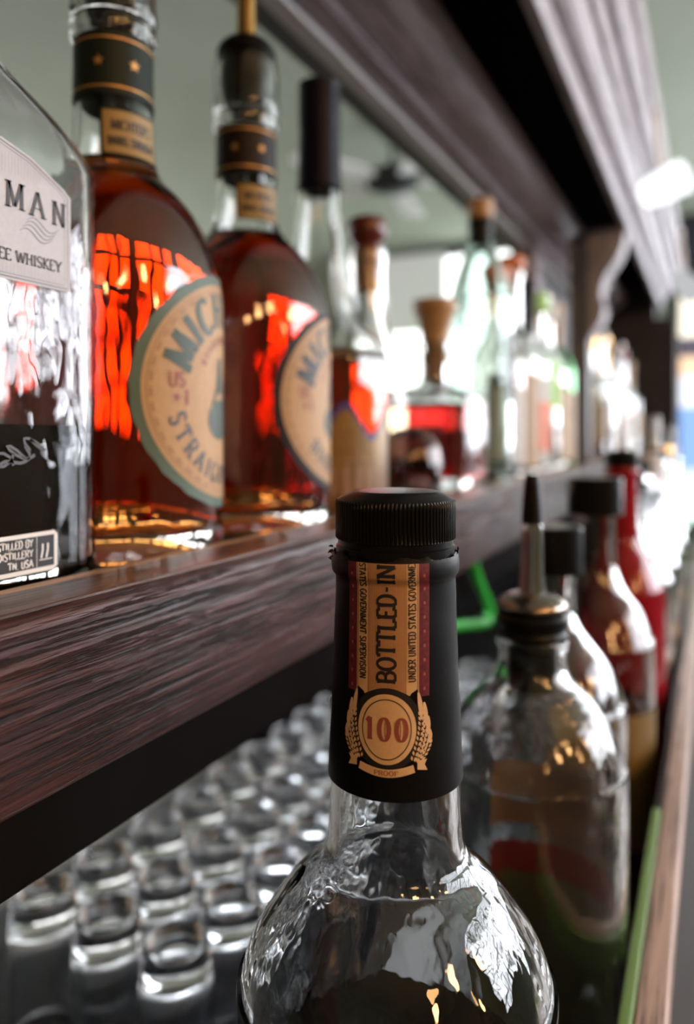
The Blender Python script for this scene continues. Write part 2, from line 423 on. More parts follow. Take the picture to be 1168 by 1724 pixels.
# ---------------------------------------------------------------- a small serif stroke alphabet
def arc(cx, cy, rx, ry, a0, a1, n=14):
    return [(cx+rx*math.cos(math.radians(a0+(a1-a0)*k/n)), cy+ry*math.sin(math.radians(a0+(a1-a0)*k/n))) for k in range(n+1)]
def ln(*p): return list(p)
G = {  # width, strokes, serif feet
 'A': (.74, [ln((.04,0),(.37,1)), ln((.37,1),(.70,0)), ln((.17,.33),(.57,.33))], [(.04,0),(.70,0)]),
 'B': (.64, [ln((.12,0),(.12,1)), [(.12,1)]+arc(.34,.765,.24,.235,90,-90)+[(.12,.53)], [(.12,.53)]+arc(.36,.265,.26,.265,90,-90)+[(.12,0)]], [(.12,0),(.12,1)]),
 'C': (.66, [arc(.36,.5,.30,.5,45,315,22)], []),
 'D': (.70, [ln((.12,0),(.12,1)), [(.12,1)]+arc(.32,.5,.32,.5,90,-90,18)+[(.12,0)]], [(.12,0),(.12,1)]),
 'E': (.60, [ln((.12,0),(.12,1)), ln((.12,1),(.54,1)), ln((.12,.52),(.44,.52)), ln((.12,0),(.56,0)), ln((.54,1),(.54,.84)), ln((.56,0),(.56,.17))], [(.12,0),(.12,1)]),
 'F': (.58, [ln((.12,0),(.12,1)), ln((.12,1),(.54,1)), ln((.12,.52),(.44,.52)), ln((.54,1),(.54,.84))], [(.12,0),(.12,1)]),
 'G': (.70, [arc(.36,.5,.30,.5,50,330,22), ln((.63,.42),(.63,.10)), ln((.42,.42),(.66,.42))], []),
 'H': (.74, [ln((.12,0),(.12,1)), ln((.62,0),(.62,1)), ln((.12,.52),(.62,.52))], [(.12,0),(.12,1),(.62,0),(.62,1)]),
 'I': (.30, [ln((.15,0),(.15,1))], [(.15,0),(.15,1)]),
 'K': (.70, [ln((.12,0),(.12,1)), ln((.12,.42),(.58,1)), ln((.26,.58),(.62,0))], [(.12,0),(.12,1),(.62,0),(.58,1)]),
 'L': (.56, [ln((.12,0),(.12,1)), ln((.12,0),(.52,0)), ln((.52,0),(.52,.18))], [(.12,0),(.12,1)]),
 'M': (.88, [ln((.10,0),(.12,1)), ln((.12,1),(.44,.08)), ln((.44,.08),(.76,1)), ln((.76,1),(.78,0))], [(.10,0),(.10,1),(.78,0),(.78,1)]),
 'N': (.76, [ln((.12,0),(.12,1)), ln((.12,1),(.64,0)), ln((.64,0),(.64,1))], [(.12,0),(.10,1),(.64,1)]),
 'O': (.74, [arc(.37,.5,.30,.5,0,360,28)], []),
 'P': (.62, [ln((.12,0),(.12,1)), [(.12,1)]+arc(.34,.74,.25,.26,90,-90)+[(.12,.48)]], [(.12,0),(.12,1)]),
 'R': (.68, [ln((.12,0),(.12,1)), [(.12,1)]+arc(.34,.75,.24,.25,90,-90)+[(.12,.50)], ln((.34,.50),(.62,0))], [(.12,0),(.12,1),(.62,0)]),
 'S': (.58, [arc(.29,.745,.21,.255,20,180,10)+[(.09,.68),(.16,.58),(.29,.51),(.43,.43),(.50,.32)]+arc(.29,.255,.22,.255,0,-160,10)], []),
 'T': (.66, [ln((.33,0),(.33,1)), ln((.05,1),(.61,1)), ln((.05,1),(.05,.82)), ln((.61,1),(.61,.82))], [(.33,0)]),
 'U': (.72, [[(.12,1),(.12,.5),(.12,.32)]+arc(.36,.29,.24,.29,180,360,12)+[(.60,.5),(.60,1)]], [(.12,1),(.60,1)]),
 'V': (.72, [ln((.05,1),(.36,0)), ln((.36,0),(.67,1))], [(.05,1),(.67,1)]),
 'W': (1.0, [ln((.05,1),(.28,0)), ln((.28,0),(.5,.9)), ln((.5,.9),(.72,0)), ln((.72,0),(.95,1))], [(.05,1),(.95,1)]),
 'Y': (.70, [ln((.05,1),(.35,.48)), ln((.65,1),(.35,.48)), ln((.35,.48),(.35,0))], [(.05,1),(.65,1),(.35,0)]),
 '0': (.66, [arc(.33,.5,.25,.5,0,360,28)], []),
 '1': (.44, [ln((.24,0),(.24,1)), ln((.06,.80),(.24,1))], [(.24,0)]),
 "'": (.22, [ln((.11,1),(.09,.74))], []),
 '-': (.46, [ln((.10,.48),(.36,.48))], []),
 '.': (.22, [ln((.11,0),(.11,.07))], []),
 ',': (.22, [ln((.12,.06),(.07,-.12))], []),
 ' ': (.36, [], []),
}
def dense(p, n=9):
    if len(p) > 2: return p
    return [(p[0][0]+(p[1][0]-p[0][0])*k/n, p[0][1]+(p[1][1]-p[0][1])*k/n) for k in range(n+1)]
def glyph(ch, h, sx, thin, thick, serif):
    """list of (verts, faces) for one letter, origin at its lower left; returns advance too"""
    w, st, sf = G[ch]; out = []
    wf = lambda tx, ty: h*(thin+(thick-thin)*abs(ty)**1.5)
    for p in st:
        out.append(ribbon([(x*h*sx, y*h) for x, y in dense(p)], wf))
    if serif:
        for x, y in sf:
            yy = y*h + (h*thin*0.5 if y < .5 else -h*thin*0.5)
            out.append(ribbon([((x*h*sx)-serif*h*sx, yy), (x*h*sx, yy), ((x*h*sx)+serif*h*sx, yy)], h*thin))
    return out, w*h*sx
def text(art, s, fn, h, length=None, sx=1.0, thin=.08, thick=.16, serif=.15, at=(0, 0), rot=0.0, align='c', track=0.06):
    """straight line of letters; length squeezes it to fit; rot turns the line about `at`"""
    nat = sum(G[c][0]*h*sx for c in s)+track*h*(len(s)-1)
    if length: k = length/nat; sx *= k; track *= k; nat = length
    x = {'c': -nat/2, 'l': 0, 'r': -nat}[align]
    ca, sa = math.cos(rot), math.sin(rot)
    for c in s:
        gl, w = glyph(c, h, sx, thin, thick, serif)
        for v, f in gl:
            art.add(([(at[0]+(px+x)*ca-(py-h/2)*sa, at[1]+(px+x)*sa+(py-h/2)*ca) for px, py in v], f), fn)
        x += w+track*h
def text_arc(art, s, fn, h, R, a_mid, cx=0, cy=0, sx=1.0, thin=.08, thick=.16, serif=.14, track=.1, inside=False):
    """letters round a circle; a_mid in degrees; inside=True reads along the bottom with tops towards the centre"""
    tot = sum(G[c][0]*h*sx for c in s)+track*h*(len(s)-1)
    x = -tot/2
    for c in s:
        gl, w = glyph(c, h, sx, thin, thick, serif)
        xm = x+w/2
        a = math.radians(a_mid) + (xm/R if inside else -xm/R)
        rot = a+PI/2 if inside else a-PI/2
        ca, sa = math.cos(rot), math.sin(rot)
        ox, oy = cx+R*math.cos(a), cy+R*math.sin(a)
        for v, f in gl:
            art.add(([(ox+(px-w/2)*ca-(py-h/2)*sa, oy+(px-w/2)*sa+(py-h/2)*ca) for px, py in v], f), fn)
        x += w+track*h
def star(cx, cy, r):
    return poly_patch([(cx+(r if k % 2 == 0 else r*.42)*math.cos(PI/2+k*PI/5), cy+(r if k % 2 == 0 else r*.42)*math.sin(PI/2+k*PI/5)) for k in range(10)])

# ================================================================ THE SETTING
X0, X1, Y0, Y1, ZF, ZC = -5.2, 3.2, -3.0, 6.5, -1.35, 1.75
def struct(name, mb, mat, parent=None, smooth=False, mats=None):
    o = mb.build(name, mat, parent, smooth, mats=mats)
    if parent is None: o['kind'] = 'structure'
    return o
struct('floor', MB().box(X0, X1, Y0, Y1, ZF-.1, ZF), 'floor')
struct('ceiling', MB().box(X0, X1, Y0, Y1, ZC, ZC+.1), 'ceiling')
struct('wall_left', MB().box(X0-.1, X0, Y0, Y1, ZF, ZC), 'wall')
struct('wall_right', MB().box(X1, X1+.1, Y0, Y1, ZF, ZC), 'wall')
struct('wall_far', MB().box(X0, X1, Y1, Y1+.1, ZF, ZC), 'wall')
struct('wall_near', MB().box(X0, X1, Y0-.1, Y0, ZF, ZC), 'wall')

def window(n, axis, at, a0, a1, z0, z1, mat, cols=3, rows=3, t=0.05, mun=0.016):
    """framed window standing just proud of a wall; axis 'X': in a wall of constant X (sign of at gives the side)"""
    sgn = -1 if at > 0 else 1
    fr = MB(); pn = MB(); d0, d1 = (0.004, 0.05)
    def bx(mb, u0, u1, w0, w1, e0, e1):
        p, q = sorted((at+sgn*e0, at+sgn*e1))
        if axis == 'X': mb.box(p, q, u0, u1, w0, w1)
        else: mb.box(u0, u1, p, q, w0, w1)
    bx(fr, a0-t, a0, z0-t, z1+t, d0, d1); bx(fr, a1, a1+t, z0-t, z1+t, d0, d1)
    bx(fr, a0, a1, z0-t, z0, d0, d1); bx(fr, a0, a1, z1, z1+t, d0, d1)
    o = struct('window_%d' % n, fr, 'frame')
    mu = MB()
    for k in range(1, cols): m = a0+(a1-a0)*k/cols; bx(mu, m-mun, m+mun, z0, z1, .012, .04)
    for k in range(1, rows): m = z0+(z1-z0)*k/rows; bx(mu, a0, a1, m-mun, m+mun, .012, .04)
    mu.build('muntins', 'frame', o)
    bx(pn, a0, a1, z0, z1, .004, .012)
    pn.build('pane', mat, o)
    return o
window(1, 'Y', Y1, -2.95, -1.55, 0.25, 1.62, 'pane_far', 2, 1)
for k, y in enumerate((0.2, 1.75, 3.3, 4.85)):
    window(2+k, 'X', X0, y, y+1.25, 0.05, 1.35, 'pane_left', 3, 3, mun=.04)
for k, y in enumerate((0.95, 2.32, 3.69, 5.06)):
    window(6+k, 'X', X1, y, y+1.27, 0.30 if k < 2 else -0.35, 1.62, 'pane_right', 5, 7 if k < 2 else 10)
window(10, 'Y', Y1, 0.40, 2.95, -0.45, 1.62, 'pane_end', 8, 8)

# ---------------------------------------------------------------- back bar
YA, YB = -0.6, 2.35               # the back bar runs from beside the lens to here
SH = -0.05                        # top of the bottle shelf
shelf = thing('back_bar_shelf', 'long dark reddish wood shelf with raised front lip carrying the bottle row', 'shelf', (-.25, .8, -.1))
def at_root(mb, root):
    l = root.location; mb.v = [(x-l.x, y-l.y, z-l.z) for x, y, z in mb.v]; return mb
at_root(MB().box(-.335, -.180, YA, YB, SH-.045, SH), shelf).build('shelf_board', 'dark_wood', shelf)
at_root(MB().box(-.180, -.155, YA, YB, -.0964, -.0460, .0045), shelf).build('front_board', 'fascia', shelf, True, 50)
at_root(MB().box(-.1795, -.1585, YA, YB, -.0466, -.0452, .0006), shelf).build('lip_cap', 'lip', shelf, True, 50)
at_root(MB().box(-.1868, -.1800, YA, YB, -.0500, -.0456, .0010), shelf).build('inner_strip', 'raw_edge', shelf, True, 50)
M['fill_strip_glow'] = emit('under_shelf_fill_glow', (0.88, 0.94, 1.0), 13.0)
at_root(MB().box(-.318, -.290, .25, .98, SH-.049, SH-.045), shelf).build('added_light_strip', 'fill_strip_glow', shelf)  # unseen strip added under the shelf to brighten the shot glasses
at_root(MB().box(-.2000, -.1780, YA, YB, -.1310, -.0964), shelf).build('lower_rail', 'matte_black', shelf)

hood = thing('back_bar_canopy', 'dark timber canopy with pale ribbed cornice over the back bar', 'canopy', (-.2, .8, .37))
at_root(MB().box(-.360, -.330, YA, YB, .361, .46), hood).build('grey_rail', 'grey_trim', hood)
at_root(MB().box(-.330, -.312, YA, YB, .3515, .46), hood).build('pale_bead', 'pale_trim', hood)
at_root(MB().box(-.312, -.288, YA, YB, .358, .372), hood).build('soffit_bead', 'soffit', hood)
at_root(MB().prism([(-.288, .368), (-.272, .370), (-.256, .376), (-.244, .385), (-.236, .397), (-.234, .410), (-.288, .410)], YA, YB), hood).build('soffit_board', 'soffit', hood, True, 50)
at_root(MB().box(-.36, -.13, YA, YB, .46, .475), hood).build('canopy_top', 'matte_black', hood)
# ribbed cornice profile (x,z)
prof = [(-.148, .372), (-.136, .369), (-.133, .374), (-.132, .392), (-.124, .394), (-.117, .399), (-.111, .408), (-.109, .420), (-.103, .422),
        (-.101, .427), (-.100, .446), (-.092, .448), (-.086, .454), (-.083, .464), (-.082, .476), (-.076, .478), (-.074, .484), (-.073, .512), (-.148, .512)]
at_root(MB().prism(prof, YA, YB), hood).build('cornice', 'cornice', hood, True, 25)

CT_ = -0.37
post = struct('trim_1', MB().box(-.345, -.300, 1.40, 1.46, SH, .361, .004), 'soffit', smooth=True)
struct('wall_back', MB().box(-.345, -.325, 1.46, YB, SH, .361), 'dark_wood')
struct('wall_lower', MB().box(-.47, -.458, 0.70, YB, CT_, SH-.045), 'matte_black')
struct('wall_end', MB().box(-.46, -.095, YB, YB+.06, ZF, .34).box(-.46, -.150, YB, YB+.06, .34, .46), 'dark_wood')

# column and scroll bracket under the cornice
col = thing('front_column', 'slim slate grey timber column with carved scroll bracket under the cornice', 'column', (-.222, 1.44, SH))
at_root(MB().box(-.240, -.206, 1.422, 1.458, SH, .372, .005), col).build('shaft', 'grey_trim', col, True, 50)
def scroll():
    outer = [(-.206, .372), (-.146, .372), (-.143, .352), (-.149, .330), (-.160, .310), (-.172, .292), (-.180, .272), (-.183, .252),
             (-.179, .238), (-.178, .222), (-.184, .205), (-.194, .190), (-.206, .172)]
    sp = smooth_prof([(x+1, z) for x, z in outer], 4)
    return [(x-1, z) for x, z in sp]
at_root(MB().prism(list(reversed(scroll())), 1.408, 1.472), col).build('scroll_bracket', 'cornice', col, True, 40)
for s_, yy in ((-1, 1.408), (1, 1.472)):
    # raised volute button on both cheeks
    v, f = lathe([(0, .004), (.009, .0036), (.015, .0018), (.016, 0)], 24)
    mm = MB().add([(-.172+p[0], yy+s_*p[2], .338+p[1]) for p in v], f)
    at_root(mm, col).build('volute', 'cornice', col, True)

# counter, mat, bottle rail
CT = -0.37
ctr = thing('back_counter', 'black stone counter under the bottle shelf holding shot glasses and bottles', 'counter', (-.25, .8, CT))
at_root(MB().box(-.50, -.034, YA, YB, CT-.03, CT), ctr).build('worktop', 'counter', ctr)
at_root(MB().box(-.48, -.034, YA, YB, ZF, CT-.03), ctr).build('cabinet', 'dark_wood', ctr)
rail = thing('bottle_rail', 'pale wood bottle rail on dark panel along the counter front', 'rail', (-.025, .8, CT))
at_root(MB().box(-.0320, -.0165, YA, YB, CT-.03, -.232), rail).build('rail_panel', 'dark_wood', rail)
at_root(MB().box(-.0272, -.0150, YA, YB, -.232, -.220, .002), rail).build('rail_cap', 'rail_wood', rail, True, 50)
at_root(MB().box(-.0165, -.0150, YA, YB, -1.1, -.232), rail).build('apron', 'dark_wood', rail)
strip = tag(at_root(MB().box(-.0320, -.0272, YA, .47, -.232, -.2195, .001), bpy.data.objects.new('tmp', None)).build('edging_strip', 'green_mat', None, True, 50),
    'green plastic edging strip along the inside of the pale bottle rail', 'strip')
tag(MB().box(-.455, -.205, .20, .97, CT, CT+.004).build('bar_mat', 'mat_rubber'), 'black rubber bar mat under the upturned shot glasses', 'mat')

# ================================================================ FOREGROUND BOTTLE
f1 = thing('whiskey_bottle', 'nearly empty clear bottle with black screw cap and tan 100 proof neck strip, in front', 'bottle', (-.0789, .1897, CT))
def Z(z): return z-CT             # world height to height above the counter
F1P = [(.036, 0), (.0415, .002), (.0437, .008), (.0437, .02), (.0437, .10), (.0437, Z(-.160)), (.0430, Z(-.150)), (.0405, Z(-.1415)), (.0358, Z(-.1333)),
       (.0290, Z(-.1245)), (.0240, Z(-.1198)), (.0205, Z(-.1160)), (.0190, Z(-.1115)), (.0183, Z(-.104)), (.0176, Z(-.092)), (.0162, Z(-.060)),
       (.0155, Z(-.040)), (.0150, Z(-.034), True), (.0140, Z(-.033))]
f1o = bottle_glass(f1, F1P, 0.0028, 0.008, 0.010, Z(-.181), 'rippled', 'dark_liquor', 128, 8)
# shrink sleeve with a ragged torn top edge
SL = smooth_prof([(.0186, Z(-.0930)), (.01855, Z(-.0915)), (.0180, Z(-.080)), (.0174, Z(-.0668)), (.0168, Z(-.050)), (.0165, Z(-.0405)), (.0166, Z(-.0385)),
                  (.0174, Z(-.0372)), (.0176, Z(-.0352)), (.0175, Z(-.0335)), (.0173, Z(-.0322))], 6)
n = 160; v = []; f = []
for i, (r, z) in enumerate(SL):
    for k in range(n):
        a = 2*PI*k/n
        dz = 0; rr = r
        if i == len(SL)-1:
            dz = .0007*math.sin(5*a)+.0005*math.sin(17*a+1)+.0004*random.uniform(-1, 1)
            rr = r+.0002*random.uniform(-1, 1)
        else:
            rr = r+.00010*math.sin(3*a+z*300)*math.sin(z*90)
        v.append((rr*math.cos(a), rr*math.sin(a), z+dz))
for i in range(len(SL)-1):
    for k in range(n): f.append((i*n+k, i*n+(k+1) % n, (i+1)*n+(k+1) % n, (i+1)*n+k))
nn = len(v)
for k in range(n):                # inside wall of the sleeve so that its lower rim has thickness
    a = 2*PI*k/n; v.append((.0181*math.cos(a), .0181*math.sin(a), SL[0][1]))
    f.append((k, nn+k, nn+(k+1) % n, (k+1) % n))
sleeve = obj('neck_sleeve', v, f, 'black_sleeve', f1)
# torn flakes at the sleeve's upper left
PH1 = math.atan2(-.1897, .0789)   # direction from the bottle to the lens
fl = MB()
for k in range(9):
    a = PH1+math.radians(-86+random.uniform(-10, 14)); z = Z(-.0322)+random.uniform(-.0028, .0012); r = .0174
    c = Vector((r*math.cos(a), r*math.sin(a), z)); out = Vector((math.cos(a), math.sin(a), random.uniform(-.6, .6)))
    s_ = random.uniform(.0007, .0016); tn = Vector((-math.sin(a), math.cos(a), random.uniform(-.5, .5)))
    fl.add([c-tn*s_*.4, c+tn*s_*.4, c+out*s_+tn*s_*.2, c+out*s_*.6-tn*s_*.5], [(0, 1, 2, 3)])
fl.build('torn_flake', 'black_sleeve', sleeve)
# screw cap
def ribs(z, k):
    return (.012*(1 if k % 4 < 2 else -1)) if Z(-.0283) < z < Z(-.0182) else 0
cp = [(0, Z(-.0155)), (.0110, Z(-.0155)), (.0122, Z(-.0157)), (.0132, Z(-.0163)), (.0152, Z(-.0172)), (.0161, Z(-.0178)), (.0164, Z(-.0183)), (.0164, Z(-.0200)),
      (.0164, Z(-.0250)), (.0164, Z(-.0281)), (.0164, Z(-.0285)), (.0159, Z(-.0287)), (.0159, Z(-.0302)), (.0164, Z(-.0305)), (.0164, Z(-.0338)), (.0150, Z(-.0340)), (0, Z(-.0340))]
v, f = lathe([(r, z) for r, z in reversed(cp)], 384, ribs=ribs)
cap = obj('screw_cap', v, f, 'black_plastic', f1, angle=40)
# tax strip
A0 = PH1+math.radians(-7.3)
def smap(off): return cyl_map(SL, A0, Z(-.0748), off)      # y=0 at the medallion centre
e = .00012
R_ = .0170
strip_top = -.0330+.0748; strip_bot = -.0690+.0748
def notch(x):                     # lower end of the strip: arched over the medallion, stepped at the wreath
    ax = abs(x)
    if ax < .0062: return math.sqrt(max(0, .0104**2-ax**2))-.0003
    if ax < .0082: return .0101-(.0082-ax)*.6
    return .0080 if x > 0 else .0085
def strip_patch(x0, x1, nx, off_top=0):
    ny = 70; v = []; f = []
    for j in range(ny+1):
        for i in range(nx+1):
            x = x0+(x1-x0)*i/nx; b = notch(x); v.append((x, b+(strip_top-b)*j/ny))
    for j in range(ny):
        for i in range(nx): f.append((j*(nx+1)+i, j*(nx+1)+i+1, (j+1)*(nx+1)+i+1, (j+1)*(nx+1)+i))
    return v, f
ts = Art().add(strip_patch(-.0084, .0084, 40), smap(e)).build('tax_strip', 'tan', f1)
tag(ts, 'tan paper strip running up the black neck sleeve')
b = Art()
b.add(strip_patch(-.0113, -.0084, 6), smap(e)); b.add(strip_patch(.0084, .0113, 6), smap(e))
b.build('border_band', 'burgundy', ts)
b = Art()
for sx_ in (-1, 1):
    for k in range(9):
        b.add(disc_patch(sx_*.0099, .0100+k*.0036, .00035, .00045, 10, 2), smap(2*e))
b.build('border_dot', 'pink_ink', ts)
b = Art().add(strip_patch(-.0047, .0047, 24), smap(1.5*e)); b.build('centre_panel', 'tan_mid', ts)
b = Art()
def vline(x, w):
    nb = notch(x); b.add(ribbon([(x, nb+(strip_top-nb)*k/70) for k in range(71)], w), smap(2.2*e))
for k in range(24): vline(-.0045+.009*k/23, .00011)
for x in (-.0084, -.0080, -.0049, .0049, .0080, .0084): vline(x, .00016)
b.build('ruled_line', 'tan_line', ts)
b = Art()
zb = lambda v_: -(v_-731)*.0001514+.0748
text(b, 'BOTTLED-IN', smap(3*e), .0047, length=.0301, at=(-.0001, zb(1149)), rot=PI/2, align='l', thin=.14, thick=.19, serif=.13)
text(b, 'UNDER UNITED STATES GOVERNME', smap(3*e), .00185, length=.0299, at=(.0065, zb(1147)), rot=PI/2, align='l', thin=.14, thick=.18, serif=.10)
text(b, 'STATES GOVERNMENT SUPERVISION', smap(3*e), .00185, length=.0296, at=(-.0065, zb(1145)), rot=-PI/2, align='r', thin=.14, thick=.18, serif=.10)
b.build('lettering', 'ink', ts)
# medallion, wreath, ribbon
med = Art()
me_ = Art().add(disc_patch(0, 0, .0077, .0088, 64, 10), smap(3*e)).build('medallion', 'cream', f1)
b = Art().add(disc_patch(0, 0, .0095, .0103, 64, 4, .55), smap(2.4*e)); b.build('medallion_outline_ring', 'ink', me_)  # black printed outline round the medallion
b = Art().add(disc_patch(0, 0, .0065, .0076, 64, 1, .965), smap(4*e)); b.build('medallion_line', 'ink', me_)
b = Art()
text(b, '100', smap(4.2*e), .0056, length=.0110, at=(0, 0), thin=.08, thick=.21, serif=.14, track=.22)
b.build('numerals', 'rose_ink', me_)
b = Art()
for x in (-.0043, -.0003, .0007, .0036, .0046): b.add(ribbon([(x, -.0018), (x, 0), (x, .0018)], .00022), smap(4.8*e))
b.build('numeral_stripe', 'pink_ink', me_)  # pink stripes printed inside the numerals
wre = Art(); gr = Art()
for sgn in (-1, 1):
    for q, (bx_, by_, tx_, ty_, ln_) in enumerate(((.0070, -.0072, .0082, .0092, 10), (.0078, -.0076, .0098, .0066, 9), (.0083, -.0078, .0110, .0030, 8), (.0086, -.0080, .0116, -.0006, 6))):
        pts = []
        for k in range(13):
            t = k/12; bow = .0014*math.sin(PI*t)*(1 if q < 2 else .7)
            pts.append((sgn*(bx_+(tx_-bx_)*t+bow), by_+(ty_-by_)*t))
        # long blade at the tip
        wre.add(ribbon(pts[7:], .0013, True), smap(3.2*e))
        for k in range(0, ln_):
            i = k*9/ln_; p = pts[int(i)]; d_ = (pts[int(i)+1][0]-p[0], pts[int(i)+1][1]-p[1]); l_ = math.hypot(*d_); t_ = (d_[0]/l_, d_[1]/l_)
            fr = i-int(i); p = (p[0]+d_[0]*fr, p[1]+d_[1]*fr)
            for s2 in (-1, 1):
                c = (p[0]+t_[1]*s2*.00048, p[1]-t_[0]*s2*.00048)
                u_ = (t_[0]+t_[1]*s2*.5, t_[1]-t_[0]*s2*.5); w_ = (-u_[1], u_[0])
                q_ = [(c[0]-u_[0]*.0006, c[1]-u_[1]*.0006), (c[0]+w_[0]*.00030, c[1]+w_[1]*.00030), (c[0]+u_[0]*.0006, c[1]+u_[1]*.0006), (c[0]-w_[0]*.00030, c[1]-w_[1]*.00030)]
                gr.add((q_, [(0, 1, 2, 3)]), smap(3.6*e))
wr = wre.build('wheat_wreath', 'cream', f1); gr.build('wheat_grain', 'cream', wr)
b = Art()
rib = [(-.0072+.0144*k/16, -.0098-.0012*math.cos((k/16-.5)*PI)+.0002) for k in range(17)]
b.add(ribbon(rib, .0020), smap(5*e))
for s_ in (-1, 1): b.add(poly_patch([(s_*.0080, -.0078), (s_*.0107, -.0076), (s_*.0100, -.0088), (s_*.0108, -.0104), (s_*.0080, -.0100)]), smap(3.4*e))
rb = b.build('ribbon_banner', 'cream', f1)
b = Art()
text(b, 'PROOF', smap(6*e), .0011, length=.0062, at=(0, -.0107), thin=.12, thick=.2, serif=.12)
b.build('banner_lettering', 'rose_ink', rb)

# ================================================================ LABEL HELPERS FOR THE OTHER BOTTLES
def wrap_label(root, outer, mat, ang, half, z0, z1, name='label', off=.0003, text_=None):
    zc = (z0+z1)/2; R = r_at(outer, zc)
    a = Art().add(rect_patch(-half*R, half*R, z0-zc, z1-zc, 20, 4), cyl_map(outer, ang, zc, off))
    return a.build(name, mat, root)

# ================================================================ LEFT SQUARE-SHOULDERED BOTTLE
gj = thing('square_whiskey_bottle', 'square-shouldered clear whiskey bottle with silver paper label at the left edge', 'bottle', (-.2175, .1395, SH))
def rrect(hx, hy, r, z, n=10):
    r = min(r, hx, hy); p = []
    for cx, cy_, a0 in ((hx-r, hy-r, 0), (-(hx-r), hy-r, 90), (-(hx-r), -(hy-r), 180), (hx-r, -(hy-r), 270)):
        for k in range(n):
            a = math.radians(a0+90*k/(n-1)); p.append((cx+r*math.cos(a), cy_+r*math.sin(a), z))
    return p
secs = [(.0245, .0550, .012, 0), (.0268, .0573, .0135, .0012), (.0275, .0580, .014, .004), (.0275, .0580, .014, .05), (.0275, .0580, .014, .10), (.0275, .0580, .014, .1385),
        (.0268, .0563, .0145, .1430), (.0252, .0522, .0150, .1485), (.0228, .0455, .0155, .1550), (.0200, .0365, .0158, .1620), (.0175, .0280, .0158, .1690), (.0155, .0200, .0150, .1770), (.0148, .0150, .0145, .1850), (.0145, .0145, .0145, .215), (.0165, .0165, .0165, .217), (.0165, .0165, .0165, .225)]
def loft(secs_, inset=0.0, zmin=None, zmax=None):
    rings = []
    for hx, hy, r, z in secs_:
        rings.append(rrect(hx-inset, hy-inset, max(.002, r-inset), z))
    return rings
def rings_mesh(rings, flip=False, cap0=True, cap1=True):
    v = []; f = []; n = len(rings[0])
    for r in rings: v += r
    for j in range(len(rings)-1):
        for k in range(n):
            q = (j*n+k, j*n+(k+1) % n, (j+1)*n+(k+1) % n, (j+1)*n+k); f.append(q[::-1] if flip else q)
    if cap0: f.append(tuple(range(n)) if flip else tuple(range(n-1, -1, -1)))
    if cap1: m = len(rings)-1; f.append(tuple(range(m*n+n-1, m*n-1, -1)) if flip else tuple(range(m*n, m*n+n)))
    return v, f
outer_r = loft(secs)
inn = [(a, b_, c_, max(z, .008)) for a, b_, c_, z in secs if z == 0 or z > .01]
inner_r = loft(inn, .0032)
v, f = rings_mesh(outer_r, cap1=False)
v2, f2 = rings_mesh(inner_r, True, cap1=False)
nb = len(v); no = len(outer_r[0])
f = f+[tuple(i+nb for i in q) for q in f2]
ot = (len(outer_r)-1)*no; it = nb+(len(inner_r)-1)*no
f += [(ot+k, ot+(k+1) % no, it+(k+1) % no, it+k) for k in range(no)]
GJG = glass('pressed_glass', (0.98, 0.98, 1.0), bump=0.25, nscale=55, stretch=(1, 1, 0.6))
obj('glass_body', v+v2, f, GJG, gj, angle=40)
lv = [(.0275, .0580, .014, .0078), (.0275, .0580, .014, .03), (.0275, .0580, .014, .053)]
v, f = rings_mesh(loft(lv, .0030)); obj('liquor', v, f, 'dark_liquor', gj, angle=40)
lathe_part('screw_cap', [(0, .2251), (.0172, .2251, True), (.0172, .2251), (.0172, .252), (.016, .254), (0, .254)], 'black_plastic', gj)
pm = lambda k: plane_map(.0275+.0004+k*.00012, 0, 0)
lab_pts = [(-.0385, .0965), (.0385, .0965), (.0385, .1275), (.0355, .1297), (.0230, .1358), (.0120, .1386), (-.0120, .1386), (-.0230, .1358), (-.0355, .1297), (-.0385, .1275)]
ll = Art().add(poly_patch(lab_pts), pm(0)); lb = ll.build('front_label', 'silver_paper', gj, False)
b = Art()
ins = [(x*.965, .1175+(y-.1175)*.955) for x, y in lab_pts]; b.add(ribbon(ins+[ins[0]], .00028), pm(1))
ins2 = [(x*.93, .1175+(y-.1175)*.91) for x, y in lab_pts]; b.add(ribbon(ins2+[ins2[0]], .00014), pm(1))
for k in range(4):
    x0 = .0215; y0 = .1118+.0013*k
    b.add(ribbon([(x0-.003+.0009*k+.0125*t/14, y0+.0016*math.sin(t/14*2*PI+.3)) for t in range(15)], .00026, True), pm(1))
b.build('label_rule', 'grey_ink', lb)
b = Art()
for k in range(56): x = -.036+.072*k/55; b.add(ribbon([(x, .0985), (x, .1015)], .00012), pm(.6))
b.build('lower_engraving', 'grey_line', lb)
b = Art()
for k in range(46): x = -.026+.052*k/45; b.add(ribbon([(x, .1285), (x, .1345)], .00016), pm(.6))
b.build('upper_engraving', 'grey_line', lb)
b = Art()
for i, c in enumerate('GENTLEMAN'):
    x = -.0335+.0670*i/8
    text(b, c, pm(2), .0082-.0006*abs(i-4)/4, at=(x, .1228-.0018*(abs(i-4)/4)**2), thin=.045, thick=.15, serif=.16, sx=.92)
text(b, 'TENNESSEE WHISKEY', pm(2),   .0034, at=(.0345, .1040), align='r', length=.041, thin=.09, thick=.14, serif=.12)
b.build('lettering', 'ink', lb)
